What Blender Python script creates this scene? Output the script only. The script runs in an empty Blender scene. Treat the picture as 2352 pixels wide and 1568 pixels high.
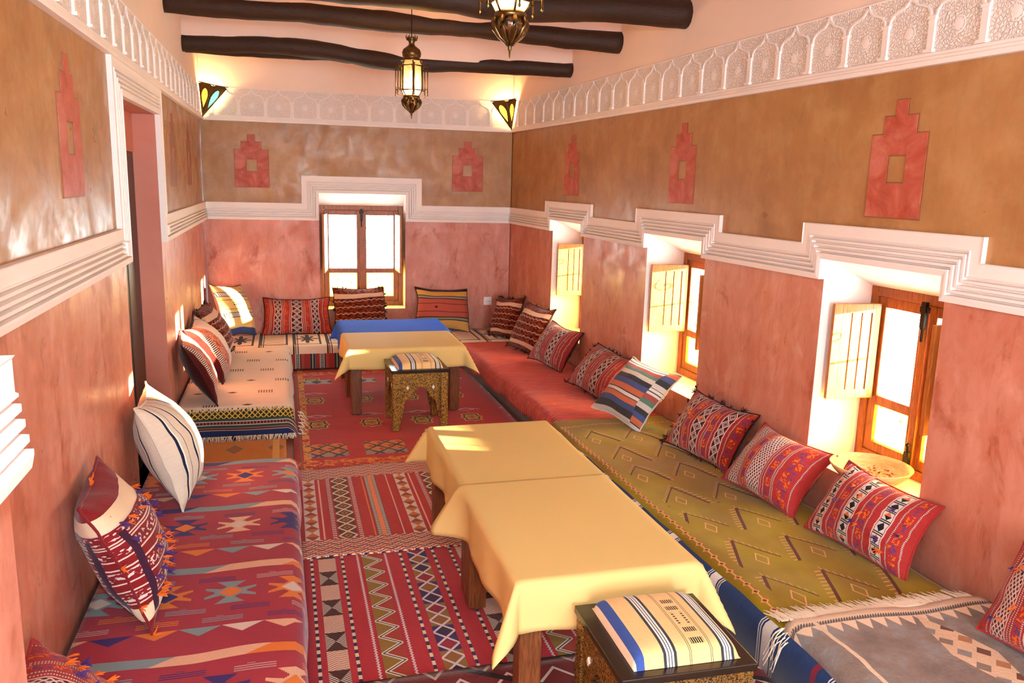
import bpy, bmesh, math, random
from mathutils import Vector, Matrix, noise as mnoise
random.seed(7)
R = math.radians
scene = bpy.context.scene
COL = scene.collection

# ------------------------------------------------------------------ camera
CAM = Vector((0.678, 0.0, 1.628))
PITCH, YAW, ROLL = -0.19250, 0.27545, 0.02684
fw = Vector((math.sin(YAW)*math.cos(PITCH), math.cos(YAW)*math.cos(PITCH), math.sin(PITCH)))
rt = Vector((math.cos(YAW), -math.sin(YAW), 0)); up = rt.cross(fw)
rt, up = rt*math.cos(ROLL)+up*math.sin(ROLL), up*math.cos(ROLL)-rt*math.sin(ROLL)
cam_data = bpy.data.cameras.new('camera'); cam_data.lens = 28.608; cam_data.sensor_width = 36; cam_data.clip_start = .02
cam = bpy.data.objects.new('camera', cam_data); COL.objects.link(cam)
cam.matrix_world = Matrix(((rt.x, up.x, -fw.x, CAM.x), (rt.y, up.y, -fw.y, CAM.y), (rt.z, up.z, -fw.z, CAM.z), (0, 0, 0, 1)))
scene.camera = cam

# ------------------------------------------------------------------ world, sun, exposure
world = bpy.data.worlds.new('sky'); scene.world = world; world.use_nodes = True
bg = world.node_tree.nodes['Background']; bg.inputs[0].default_value = (.76, .90, 1.0, 1); bg.inputs[1].default_value = 24.0
def lamp(name, kind, loc, energy, color, **kw):
    l = bpy.data.lights.new(name, kind); l.energy = energy; l.color = color
    for k, v in kw.items(): setattr(l, k, v)
    o = bpy.data.objects.new(name, l); COL.objects.link(o); o.location = loc
    return o
SUN_DIR = Vector((-1, .378, -.118)).normalized()
sun = lamp('sun', 'SUN', (6, -2, 3), 140.0, (1.0, .80, .54), angle=R(.8))
sun.rotation_euler = SUN_DIR.to_track_quat('-Z', 'Y').to_euler()
# the photographer's flash, just above the lens (the photograph shows its shadows behind the lanterns)
flash = lamp('camera_flash', 'POINT', CAM+Vector((0, -.06, .24)), 115.0, (.72, .90, 1.0), shadow_soft_size=.06)
def portal(name, loc, rot, sx, sy):
    o = lamp(name, 'AREA', loc, 1.0, (1, 1, 1), shape='RECTANGLE', size=sx, size_y=sy)
    o.data.cycles.is_portal = True; o.rotation_euler = rot
    return o
vs = scene.view_settings
vs.view_transform = 'Standard'; vs.look = 'None'; vs.gamma = 1; vs.use_curve_mapping = False; vs.exposure = 0.52
scene.cycles.max_bounces = 10; scene.cycles.diffuse_bounces = 6; scene.cycles.transparent_max_bounces = 12
scene.cycles.sample_clamp_indirect = 12.0

# ------------------------------------------------------------------ node expression helpers
T = None
class V:
    def __init__(s, k): s.k = k
    def __add__(a, b): return M('ADD', a, b)
    __radd__ = __add__
    def __sub__(a, b): return M('SUBTRACT', a, b)
    def __rsub__(a, b): return M('SUBTRACT', b, a)
    def __mul__(a, b): return M('MULTIPLY', a, b)
    __rmul__ = __mul__
    def __truediv__(a, b): return M('DIVIDE', a, b)
    def __neg__(a): return M('MULTIPLY', a, -1.0)
def put(sock, v):
    if isinstance(v, V): T.links.new(v.k, sock)
    elif isinstance(v, (int, float)):
        try: sock.default_value = v
        except TypeError: sock.default_value = (v, v, v, 1)
    else: sock.default_value = tuple(v) if len(v) == len(sock.default_value) else tuple(v)[:3]+((1.0,) if len(sock.default_value) == 4 else ())
def M(op, a, b=None, c=None):
    n = T.nodes.new('ShaderNodeMath'); n.operation = op
    for i, x in enumerate((a, b, c)):
        if x is not None: put(n.inputs[i], x)
    return V(n.outputs[0])
def fract(a): return M('FRACT', a)
def floor_(a): return M('FLOOR', a)
def ab(a): return M('ABSOLUTE', a)
def mn(a, b): return M('MINIMUM', a, b)
def mx(a, b): return M('MAXIMUM', a, b)
def gt(a, b): return M('GREATER_THAN', a, b)
def lt(a, b): return M('LESS_THAN', a, b)
def sn(a): return M('SINE', a)
def snap(a, s): return M('SNAP', a, s)
def tri(a): return ab(fract(a)-.5)*2
def within(a, c, w): return lt(ab(a-c), w)
def hexc(h):
    h = h.lstrip('#'); v = [int(h[i:i+2], 16)/255 for i in (0, 2, 4)]
    return tuple(x/12.92 if x <= .04045 else ((x+.055)/1.055)**2.4 for x in v)+(1.0,)
def mix(f, a, b, blend='MIX'):
    n = T.nodes.new('ShaderNodeMix'); n.data_type = 'RGBA'; n.blend_type = blend
    put(n.inputs[0], f); put(n.inputs[6], hexc(a) if isinstance(a, str) else a); put(n.inputs[7], hexc(b) if isinstance(b, str) else b)
    return V(n.outputs[2])
def ramp(v, stops, const=True):
    n = T.nodes.new('ShaderNodeValToRGB'); e = n.color_ramp.elements; n.color_ramp.interpolation = 'CONSTANT' if const else 'LINEAR'
    while len(e) < len(stops): e.new(.5)
    for i, (p, c) in enumerate(stops): e[i].position = p; e[i].color = hexc(c) if isinstance(c, str) else c
    put(n.inputs[0], v); return V(n.outputs[0])
def pal(idx, cols):
    n = len(cols); return ramp(fract((idx+.5)/n), [(i/n, c) for i, c in enumerate(cols)])
def coords(kind='UV'):
    n = T.nodes.new('ShaderNodeTexCoord'); return V(n.outputs[kind])
def sep(v):
    n = T.nodes.new('ShaderNodeSeparateXYZ'); put(n.inputs[0], v); return V(n.outputs[0]), V(n.outputs[1]), V(n.outputs[2])
def comb(x, y, z=0.0):
    n = T.nodes.new('ShaderNodeCombineXYZ'); put(n.inputs[0], x); put(n.inputs[1], y); put(n.inputs[2], z); return V(n.outputs[0])
def noise(vec, scale, detail=3, rough=.55, dist=0.0):
    n = T.nodes.new('ShaderNodeTexNoise'); put(n.inputs['Vector'], vec); n.inputs['Scale'].default_value = scale
    n.inputs['Detail'].default_value = detail; n.inputs['Roughness'].default_value = rough; n.inputs['Distortion'].default_value = dist
    return V(n.outputs[0])
def voronoi(vec, scale, feature='F1', out=0):
    n = T.nodes.new('ShaderNodeTexVoronoi'); n.feature = feature; put(n.inputs['Vector'], vec); n.inputs['Scale'].default_value = scale
    return V(n.outputs[out])
def ss(v, a, b):
    n = T.nodes.new('ShaderNodeMapRange'); n.interpolation_type = 'SMOOTHSTEP'; put(n.inputs[0], v); n.inputs[1].default_value = a; n.inputs[2].default_value = b
    return V(n.outputs[0])
MATS = {}
def material(name, fn, rough=.6, metal=0.0, spec=.5, bump=.2, bdist=.01, sheen=0.0, emit=None):
    """fn() -> colour | dict(color, rough, height, ...)"""
    global T
    m = bpy.data.materials.new(name); m.use_nodes = True; T = m.node_tree
    p = T.nodes['Principled BSDF']; d = fn()
    if not isinstance(d, dict): d = {'color': d}
    c = d['color']; put(p.inputs['Base Color'], hexc(c) if isinstance(c, str) else c)
    put(p.inputs['Roughness'], d.get('rough', rough)); put(p.inputs['Metallic'], d.get('metal', metal)); p.inputs['Specular IOR Level'].default_value = spec
    p.inputs['Sheen Weight'].default_value = sheen; p.inputs['Sheen Roughness'].default_value = .4
    if 'height' in d:
        b = T.nodes.new('ShaderNodeBump'); b.inputs['Strength'].default_value = bump; b.inputs['Distance'].default_value = bdist
        put(b.inputs['Height'], d['height']); T.links.new(b.outputs[0], p.inputs['Normal'])
    if emit:
        put(p.inputs['Emission Color'], d.get('emit_color', emit[0])); p.inputs['Emission Strength'].default_value = emit[1]
    MATS[name] = m; return m
def fabric(name, fn, scale=220.0, rough=.92, bump=.35, var=.16, sheen=.15):
    def f():
        uv = coords('UV'); u, v, _ = sep(uv)
        c = fn(u, v)
        n1 = noise(coords('Object'), scale*.55, 2); n2 = noise(coords('Object'), 14, 3)
        c = mix(1.0, c, mix(n1*.6+n2*.4, (1-var, 1-var, 1-var, 1), (1+var*.55, 1+var*.55, 1+var*.55, 1)), 'MULTIPLY')
        return {'color': c, 'height': n1}
    return material(name, f, rough=rough, spec=.15, bump=bump, bdist=.004, sheen=sheen)

# ------------------------------------------------------------------ mesh helpers
class MB:
    def __init__(s): s.v = []; s.f = []; s.uv = []; s.mi = []; s.sm = []
    def face(s, idx, uv=None, mi=0, smooth=False):
        s.f.append(tuple(idx)); s.uv.append(uv); s.mi.append(mi); s.sm.append(smooth)
    def quad(s, a, b, c, d, mi=0, uv=None):
        n = len(s.v); s.v += [tuple(a), tuple(b), tuple(c), tuple(d)]; s.face((n, n+1, n+2, n+3), uv, mi)
    def box(s, x0, x1, y0, y1, z0, z1, mi=0, mat=None):
        n = len(s.v); P = [(x, y, z) for z in (z0, z1) for y in (y0, y1) for x in (x0, x1)]
        if mat is not None: P = [tuple(mat @ Vector(p)) for p in P]
        s.v += P
        for q in ((0, 2, 3, 1), (4, 5, 7, 6), (0, 1, 5, 4), (2, 6, 7, 3), (0, 4, 6, 2), (1, 3, 7, 5)):
            s.face([n+i for i in q], None, mi)
    def prism(s, poly, y0, y1, mi=0):
        """poly in the x,z plane (counter-clockwise seen from -y), extruded y0..y1"""
        n = len(s.v); k = len(poly)
        s.v += [(x, y0, z) for x, z in poly]+[(x, y1, z) for x, z in poly]
        s.face(range(n, n+k), None, mi); s.face(range(n+2*k-1, n+k-1, -1), None, mi)
        for i in range(k): j = (i+1) % k; s.face((n+i, n+k+i, n+k+j, n+j), None, mi)
    def tube(s, pts, rad, n=8, mi=0, cap=True, smooth=True):
        pts = [Vector(p) for p in pts]; base = len(s.v)
        rads = rad if isinstance(rad, (list, tuple)) else [rad]*len(pts)
        for i, p in enumerate(pts):
            d = (pts[min(i+1, len(pts)-1)]-pts[max(i-1, 0)]).normalized()
            a = d.orthogonal().normalized() if abs(d.z) < .9 else Vector((1, 0, 0))
            if abs(d.z) < .9: a = Vector((0, 0, 1)).cross(d).normalized()
            b = d.cross(a)
            for k in range(n):
                t = 2*math.pi*k/n; s.v.append(tuple(p+(a*math.cos(t)+b*math.sin(t))*rads[i]))
        for i in range(len(pts)-1):
            for k in range(n):
                s.face((base+i*n+k, base+i*n+(k+1) % n, base+(i+1)*n+(k+1) % n, base+(i+1)*n+k), None, mi, smooth)
        if cap:
            s.face(range(base+n-1, base-1, -1), None, mi); e = base+(len(pts)-1)*n; s.face(range(e, e+n), None, mi)
    def lathe(s, prof, n=16, c=(0, 0, 0), mi=0, smooth=True):
        base = len(s.v)
        for r, z in prof:
            for k in range(n):
                t = 2*math.pi*k/n; s.v.append((c[0]+r*math.cos(t), c[1]+r*math.sin(t), c[2]+z))
        for i in range(len(prof)-1):
            for k in range(n):
                s.face((base+i*n+k, base+i*n+(k+1) % n, base+(i+1)*n+(k+1) % n, base+(i+1)*n+k), None, mi, smooth)
        s.face(range(base+n-1, base-1, -1), None, mi); e = base+(len(prof)-1)*n; s.face(range(e, e+n), None, mi)
    def grid(s, nu, nv, fn, mi=0, smooth=True, flip=False):
        """fn(i/nu, j/nv) -> (pos, uv)"""
        base = len(s.v); U = []
        for j in range(nv+1):
            for i in range(nu+1):
                p, q = fn(i/nu, j/nv); s.v.append(tuple(p)); U.append(q)
        w = nu+1
        for j in range(nv):
            for i in range(nu):
                ids = [j*w+i, j*w+i+1, (j+1)*w+i+1, (j+1)*w+i]
                if flip: ids.reverse()
                s.face([base+k for k in ids], [U[k] for k in ids], mi, smooth)
    def mesh(s, name):
        me = bpy.data.meshes.new(name); me.from_pydata(s.v, [], s.f)
        if any(u is not None for u in s.uv):
            L = me.uv_layers.new(name='UVMap').data
            for p, u in zip(me.polygons, s.uv):
                if u is not None:
                    for li, q in zip(p.loop_indices, u): L[li].uv = q
        me.polygons.foreach_set('material_index', s.mi); me.polygons.foreach_set('use_smooth', s.sm)
        me.update(); return me
def tag(o, label=None, cat=None, group=None, kind=None):
    if label: o['label'] = label
    if cat: o['category'] = cat
    if group: o['group'] = group
    if kind: o['kind'] = kind
    return o
def obj(name, mb, mats, parent=None, mtx=None, bevel=0, solid=0):
    me = mb.mesh(name) if isinstance(mb, MB) else mb
    if isinstance(mb, MB):
        for m in (mats if isinstance(mats, (list, tuple)) else [mats]): me.materials.append(MATS[m] if isinstance(m, str) else m)
    o = bpy.data.objects.new(name, me); COL.objects.link(o)
    if parent is not None: o.parent = parent
    if mtx is not None: o.matrix_local = mtx
    if bevel:
        b = o.modifiers.new('bevel', 'BEVEL'); b.width = bevel; b.segments = 2; b.limit_method = 'ANGLE'; b.angle_limit = R(40)
    if solid:
        b = o.modifiers.new('solid', 'SOLIDIFY'); b.thickness = solid; b.offset = 0
    return o
def empty(name, mtx=None):
    o = bpy.data.objects.new(name, None); COL.objects.link(o); o.empty_display_size = .1
    if mtx is not None: o.matrix_world = mtx
    return o
def copy_tree(o, parent=None):
    c = o.copy(); COL.objects.link(c); c.parent = parent
    for ch in list(o.children): copy_tree(ch, c)
    return c
def frame(ox, oy, ax, ay):
    """wall frame: local x along the wall to the right seen from inside, y outwards, z up"""
    a = Vector((ax, ay, 0)).normalized(); b = Vector((0, 0, 1)).cross(a)
    return Matrix(((a.x, b.x, 0, ox), (a.y, b.y, 0, oy), (0, 0, 1, 0), (0, 0, 0, 1)))
TR = Matrix.Translation

# ------------------------------------------------------------------ room numbers (metres)
SK = -.04208
def WX(y): return 3.00669+SK*(y-3.3)            # right wall
FK = -.02815
def FY(x): return 7.821+FK*x                    # far wall
FAR = frame(0, 7.821, 1, FK); RIGHT = frame(WX(0), 0, -SK, -1); LEFT = frame(0, 0, 0, 1); BACK = frame(3.3, -3.2, -1, 0)
RN = math.sqrt(1+SK*SK)
def rx(y): return -y*RN                          # world y -> right-wall local x
Z_TB, Z_TT, Z_FB, Z_FF, Z_FT, Z_C = 1.240, 1.393, 2.097, 2.146, 2.378, 2.86
TH = .42

# ------------------------------------------------------------------ materials
def m_wall():
    x, y, z = sep(coords('Object')); o = coords('Object')
    streak = noise(comb(x*3.2, y*3.2, z*.9), 2.2, 5, .6); blot = noise(o, 1.6, 4, .6, .8); fine = noise(o, 34, 4, .6)
    spots = ss(noise(comb(x*4.2, y*4.2, z*2.0+4), 1.5, 5, .7, .5), .53, .72)
    pink = ramp(streak*.6+blot*.4, [(.28, '#b56751'), (.46, '#c6806b'), (.6, '#d08f7c'), (.78, '#dca595')], False)
    brush = noise(comb(x*11, y*11, z*4.5), 1.5, 5, .65, .6)
    pink = mix(ss(brush, .4, .68)*.38, pink, '#b25c3c'); pink = mix(ss(noise(comb(x*5, y*5, z*3.0+7), 1.3, 4, .6, .8), .54, .74)*.5, pink, '#e0ac9a')
    pink = mix(spots*.85, pink, '#9c4522')
    pink = mix(fine*.14, pink, '#8a3c22')
    brown = ramp(blot*.6+streak*.4, [(.26, '#8a5c30'), (.46, '#a37345'), (.6, '#b08252'), (.8, '#bc9468')], False)
    brown = mix(ss(noise(comb(x*2.2, y*2.2, z*2.2), 2.6, 5, .65), .42, .7)*.5, brown, '#c09a6a'); brown = mix(ss(brush, .5, .75)*.25, brown, '#7c5228')
    brown = mix(fine*.18, brown, '#7a4e24')
    cream = mix(blot, '#ead2c0', '#f2dfd2')
    c = mix(gt(z, 1.33), pink, brown); c = mix(gt(z, 2.12), c, cream)
    ro = ss(noise(o, 5, 4, .7, .5), .3, .72)*.28+.27
    ro = mx(ro, gt(z, 2.12)*.85)
    return {'color': c, 'rough': ro, 'height': noise(o, 6, 4, .6)*.7+noise(o, 60, 3)*.3}
material('wall_plaster', m_wall, spec=.42, bump=.09, bdist=.02)
def m_white():
    o = coords('Object'); return {'color': mix(noise(o, 5, 3), '#ece2dc', '#f6efea'), 'height': noise(o, 30, 3)}
material('white_plaster', m_white, rough=.7, spec=.25, bump=.12)
def m_stucco():
    o = coords('Object'); x, y, z = sep(o)
    c = voronoi(comb(x, z, 0.0), 75, 'DISTANCE_TO_EDGE'); r = sn(voronoi(comb(x*4.3, z*4.0, 0.0), 2.0)*60)
    h = ss(c, .0, .16)*.6+r*.12+noise(o, 120, 2)*.3
    return {'color': mix(h, '#e0d4cb', '#f1e9e3'), 'height': h}
material('carved_stucco', m_stucco, rough=.85, spec=.15, bump=.7, bdist=.006)
def m_pinkreveal():
    o = coords('Object'); return {'color': mix(noise(o, 3, 4, .6), '#b5624c', '#c98572'), 'height': noise(o, 14, 3)}
material('pink_plaster', m_pinkreveal, rough=.5, spec=.3, bump=.2)
def m_motif():
    o = coords('Object'); n = noise(o, 7, 4, .65, .6)
    return {'color': ramp(n, [(.3, '#9c3c28'), (.5, '#b65a48'), (.68, '#c47868')], False), 'height': noise(o, 20, 4)}
material('red_plaster', m_motif, rough=.5, spec=.3, bump=.3)
material('brown_relief', lambda: mix(noise(coords('Object'), 9, 3), '#7d4a26', '#9a6438'), rough=.5)
material('ceiling_plaster', lambda: {'color': mix(noise(coords('Object'), 2.5, 4), '#e6cabb', '#eed9cc'), 'height': noise(coords('Object'), 12, 4)}, rough=.9, spec=.1, bump=.2)
material('floor_tile', lambda: mix(noise(coords('Object'), 4, 4), '#6a2a1e', '#84402c'), rough=.6)
def wood(name, a, b, rough=.45, sx=1.0, sy=1.0, sz=14.0, spec=.4):
    def f():
        x, y, z = sep(coords('Object')); n = noise(comb(x*sx, y*sy, z*sz), 6, 4, .6, 1.2)
        return {'color': ramp(n, [(.3, a), (.65, b)], False), 'height': n}
    return material(name, f, rough=rough, spec=spec, bump=.25, bdist=.004)
wood('beam_wood', '#1c0d06', '#3c2312', .62, 3, 40, 40)
wood('leg_wood', '#4a2410', '#7d451d', .4, 22, 22, 2)
wood('window_wood', '#6b3514', '#a45a22', .38, 22, 22, 2)
wood('shutter_wood', '#9a5620', '#c27a38', .42, 22, 22, 2)
wood('dark_wood', '#1a0f0b', '#38211a', .35, 16, 16, 1.5)
wood('bowl_wood', '#b98455', '#d4a678', .55, 3, 3, 18)
material('iron', lambda: mix(noise(coords('Object'), 40, 2), '#17110d', '#2e241c'), rough=.45, metal=.7)
material('aged_brass', lambda: mix(noise(coords('Object'), 60, 3), '#38281a', '#86683c'), rough=.33, metal=.9)
def m_inlay():
    x, y, z = sep(coords('Object'))
    v = comb(x+y*.37, z+y*.1, y*.8); e = voronoi(v, 110, 'DISTANCE_TO_EDGE'); w = noise(v, 130, 2, .5, 2.0)
    k = ss(w-e*.3, .43, .49)
    return {'color': mix(k, '#21120a', '#c79a45'), 'metal': k*.85, 'rough': .32+(1-k)*.2, 'height': k}
material('brass_inlay', m_inlay, spec=.4, bump=.5, bdist=.002)
material('black_lacquer', lambda: mix(noise(coords('Object'), 20, 3), '#1d140e', '#2f2318'), rough=.25)
material('white_plastic', lambda: '#eeeae6', rough=.4)
def glass(name, tint, gloss=.06, tr=None):
    global T
    m = bpy.data.materials.new(name); m.use_nodes = True; T = m.node_tree; T.nodes.clear()
    out = T.nodes.new('ShaderNodeOutputMaterial'); a = T.nodes.new('ShaderNodeBsdfTransparent'); b = T.nodes.new('ShaderNodeBsdfGlossy'); x = T.nodes.new('ShaderNodeMixShader')
    b.inputs['Roughness'].default_value = .04; x.inputs[0].default_value = gloss; a.inputs[0].default_value = hexc(tint)
    src = a.outputs[0]
    if tr:
        t = T.nodes.new('ShaderNodeBsdfTranslucent'); y = T.nodes.new('ShaderNodeMixShader'); y.inputs[0].default_value = tr[1]
        uv = coords('Object'); c = mix(lt(voronoi(uv, 16), .11), tr[0], '#7a6a20'); put(t.inputs[0], c); put(a.inputs[0], mix(lt(voronoi(uv, 16), .11), tint, '#8a7a30'))
        T.links.new(src, y.inputs[1]); T.links.new(t.outputs[0], y.inputs[2]); src = y.outputs[0]
    T.links.new(src, x.inputs[1]); T.links.new(b.outputs[0], x.inputs[2]); T.links.new(x.outputs[0], out.inputs[0])
    MATS[name] = m
glass('clear_glass', '#f4f6f2'); glass('amber_glass', '#f3d873', .05, ('#ffe48a', .88)); glass('lantern_glass', '#f4d8a4', .10, ('#ffe4b4', .14))
def emitter(name, col, k): material(name, lambda: col, emit=(hexc(col), k))
emitter('lit_bulb', '#ffe0a0', 40.0); emitter('green_lamp_glass', '#5fe0a0', 2.2); emitter('yellow_lamp_glass', '#ffd83a', 2.6); emitter('orange_lamp_glass', '#ff9a30', 2.4)

# ---- textiles -----------------------------------------------------
def f_plain(c1, c2, sc=3): return lambda u, v: mix(noise(comb(u, v), sc, 4), c1, c2)
fabric('yellow_cloth', f_plain('#d8bb76', '#dfc380', 2.0), 500, .75, .08, .04, 0.0)
fabric('blue_cloth', f_plain('#2a5fdc', '#3a70ee', 2.0), 500, .9, .08, .04, 0.0)
fabric('ticking', f_plain('#3a2a24', '#56423a'), 200)
KP = ['#d9a98a', '#3b2466', '#d8762c', '#7d8f92', '#d0c0b4']
def star(a, b):
    A, B = ab(a), ab(b)
    armx = mx(lt(B, .16+.38*A)*lt(A, 1.0-B*.15)*(1-lt(B, (A-.52)*.75)), lt(A+B*.9, .62)); army = lt(A, (B-.28)*.72)*lt(B, 1.05)
    return mx(armx, army), lt(A+B*.9, .46)
def p_kilim(u, v):
    v = v+noise(comb(u, v), 3.0, 2)*.03-.015
    uu = snap(u, .006); P = .585
    r = fract((3.36+.29-v)/P)*P; row = floor_((3.36+.29-v)/P)
    n = noise(comb(u, v), 3, 3)
    c = mix(n, '#922638', '#a63644')
    cu = (uu+.06)/.21; ci = floor_(cu); a = (fract(cu)-.5)*.21/.088; b = (r-.29)/.075
    body, cen = star(a, b)
    c = mix(body, c, pal(ci*2+row, ['#d9a98a', '#7d8f92', '#3b2466', '#d8762c'])); c = mix(cen, c, pal(ci+row*2, ['#3b2466', '#d8762c', '#d0c0b4']))
    t = (uu+row*.07)/.13; ti = floor_(t); c = mix(gt(r, .515)*lt(r-.515, tri(t+.5)*.05), c, pal(ti, KP))
    bi = (uu+(r-.10)*1.6+row*.11)/.26; c = mix(within(r+sn(u*14)*.006, .10, .025), c, pal(floor_(bi)*2+1, KP))
    for k, rr in ((0, .185), (1, .405), (2, .47)):
        di = (uu+k*.08+row*.05)/.2; on = lt(fract(di), .62); ln = lt(fract((r-rr)/.011), .42)*lt(ab(r-rr), .016+lt(fract(di), .31)*gt(fract(di), .2)*.004)
        c = mix(on*ln, c, pal(floor_(di)*3+k, ['#d8762c', '#b89a94', '#3b2466', '#7d8f92']))
    return c
fabric('kilim_red', p_kilim, 260)
def p_olive(u, v):
    c = mix(ss(noise(comb(u*1.5, v*.9), 2.2, 3), .35, .65), '#86690a', '#9c8414')
    c = mix(ss(noise(comb(u, v), 1.2, 2), .5, .7)*.7, c, '#96701c')
    # motif cells
    cv = (v-.05)/.305; ci = floor_(cv); cu = (u-2.30+fract(ci*.5)*.10)/.255
    a = (fract(cu)-.5)*.255; b = (fract(cv)-.5)*.305
    inside = gt(u, 2.32)*lt(u, 2.86)*gt(v, 2.22)*lt(v, 4.32)
    a0 = a*(1-gt(v, 3.15)*2)+.02
    q = a0-.4*(b-.11)
    bar = lt(ab(q), .0075)*gt(b, -.11)*lt(b, .115)
    arm = lt(ab(b-.11+1.5*a0), .006)*gt(a0, 0.0)*lt(a0, .115)
    ticks = mx(within(q, -.022, .014)*within(b, 0.0, .115)*lt(fract(b/.026), .22), within(b-.11+1.5*a0, .022, .012)*gt(a0, 0.0)*lt(a0, .115)*lt(fract(a0/.016), .2))
    loop = within(ab(a0-.035)+ab(b+.055)*.55, .026, .003)
    c = mix(mx(ticks, loop)*inside, c, '#cf9468'); c = mix(mx(bar, arm)*inside, c, '#5a2a1a')
    # diamond border
    def border(d, t):
        k = ab(fract(t/.058)-.5)*.058; return lt(ab(d)+k, .017), lt(ab(d)+k, .009), lt(ab(d), .004)
    for d, t, on in ((u-2.262, v, gt(v, 2.14)*lt(v, 4.42)), (v-2.16, u, gt(u, 2.25)), (v-4.40, u, gt(u, 2.25))):
        o1, o2, ln = border(d, t); c = mix(mx(o1, ln)*on, c, '#d3925c'); c = mix(o2*on, c, '#7c2c1a')
    return c
fabric('olive_blanket', p_olive, 240)
def p_bluewhite(u, v):
    c = mix(noise(comb(u*40, v*300), 1, 2), '#1b2c52', '#2c4674')
    r = fract((v-2.10)/.36)*.36
    c = mix(within(r, .08, .024), c, '#dcd8d4')
    for w in (.034, .045, .115, .126): c = mix(within(r, w, .0025), c, '#d8d4d0')
    c = mix(within(r, .039, .004)*lt(fract(u/.012), .5), c, '#8a5a3c')
    c = mix(lt(v, 2.0)*within(r, .19, .012), c, '#7c2438')
    return c
fabric('blue_white_stripe', p_bluewhite, 300)
def p_red(u, v):
    w = v+noise(comb(u*1.2, v), 4, 2)*.05
    c = mix(fract(w/.034), '#b83428', '#cc4638'); c = mix(ss(noise(comb(u*.8, v*7), 4, 3), .45, .7)*.6, c, '#c8604f')
    c = mix(lt(voronoi(comb(u*1.0, v*1.0), 9), .085)*lt(fract(v/.011), .5), c, '#d98a6c')
    c = mix(lt(u, 2.20)*within(fract((v+u)/.05), .5, .10)*within(fract(u/.06), .5, .12), c, '#c87a30')
    return c
def red_fab():
    def f():
        uv = coords('UV'); u, v, _ = sep(uv); c = p_red(u, v); w = v+noise(comb(u*1.2, v), 4, 2)*.05
        h = sn(w*2*math.pi/.034)*.5+noise(comb(u*.6, v*9), 5, 3)
        return {'color': c, 'height': h}
    material('red_blanket', f, rough=.9, spec=.15, bump=.6, bdist=.012, sheen=.2)
red_fab()
def p_bw(u, v):
    d = tri(u/.04)+0.0; k = lt(fract(v/.022+d*.7), .5)
    return mix(k, '#1e1a20', '#8d8078')
fabric('black_white_weave', p_bw, 260)
def p_beige(u, v):
    c = mix(noise(comb(u*.5, v*14), 3, 4), '#e2c8aa', '#f0dcc6')
    cu = (u-.02)/.215; cv = (v-5.40)/.33; ci = floor_(cv); k = fract(ci*.5+.1)
    a = (fract(cu+k)-.5)*.215; b = (fract(cv)-.5)*.33; h = fract(floor_(cu+k)*.37+ci*.61)
    bar = lt(ab(b), .036)*lt(ab(a), .050)*lt(fract(a/.017), .5)*gt(h, .55)
    dm = lt(ab(a)*.6+ab(b), .022)*lt(h, .4)
    top = gt(v, 5.22)
    c = mix(mx(bar, dm)*top, c, mix(h, '#4a3524', '#8a4a22'))
    # striped end that hangs to the floor (v < 5.15)
    e = 5.20-v
    lat = lt(mn(ab(fract((u+e*1.0)/.034)-.5), ab(fract((u-e*1.0)/.034)-.5)), .14)
    end = ramp(e/.26, [(0, '#2b2a22'), (.26, '#33453f'), (.315, '#d8cabc'), (.33, '#3b1f24'), (.40, '#d8cabc'), (.415, '#2f463f'), (.48, '#b05a4a'), (.50, '#242c2c'), (.53, '#c2877a'), (.55, '#263056'), (.70, '#8d7a74'), (.715, '#1d1718')])
    end = mix(lt(e, .066)*lat, end, '#c39a3e')
    end = mix(within(e, .095, .007)*lt(fract(u/.02), .5), end, '#a0483a')
    tooth = within(e, .205, .013)*lt(ab(fract(u/.026)-.5), .28)
    end = mix(tooth, end, '#d9cfc4'); end = mix(within(e, .232, .006)*lt(fract(u/.02), .5), end, '#7c2f2c')
    return mix(gt(e, 0.0), c, end)
fabric('beige_blanket', p_beige, 260)
def p_fartop(u, v):
    P = .285; x = u-.16; r = fract(x/P)*P; a = r-P/2+.015; b = v-7.40; ci = floor_(x/P)
    c = mix(noise(comb(u, v*6), 4, 3), '#e0c4a2', '#efdac0')
    st = ramp(r/P, [(0, '#1c1410'), (.04, '#d8b48e'), (.06, '#9b6a3c'), (.10, '#e6d0b6'), (.13, '#1c1410'), (.16, '#e6cbaa')])
    c = mix(lt(r, .16*P), c, st)
    fr = mx(lt(ab(ab(a)-.108), .009)*lt(ab(b), .26), lt(ab(ab(b)-.24), .012)*lt(ab(a), .108)); c = mix(fr, c, '#251a12')
    k = fract(ci*.5); A, B = ab(a), ab(b)
    flower = lt(mn(ab(A-B*.55), mn(A+.0, B+.0)), .017)*lt(A+B*.5, .10)*lt(k, .3)
    chev = lt(fract((b+A*.6)/.075), .20)*lt(A, .085)*lt(B, .2)*gt(k, .3)*lt(fract(a/.009), .7)
    c = mix(mx(flower, chev), c, '#191210')
    # front hang: vertical stripes
    e = 7.04-v; f = fract(u/.205)
    hang = ramp(f, [(0, '#a03a34'), (.26, '#18202a'), (.30, '#3c6a5a'), (.34, '#c9b49c'), (.37, '#20242a'), (.42, '#41705e'), (.46, '#a03a34'), (.64, '#d4c2ae'), (.67, '#1c1a1c'), (.80, '#d4c2ae'), (.83, '#1c1a1c'), (.87, '#b0483c')])
    hang = mix(within(f, .735, .05)*lt(fract(e/.014), .5), hang, '#c9bcae')
    return mix(gt(e, .03), c, hang)
fabric('far_blanket', p_fartop, 260)
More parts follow.
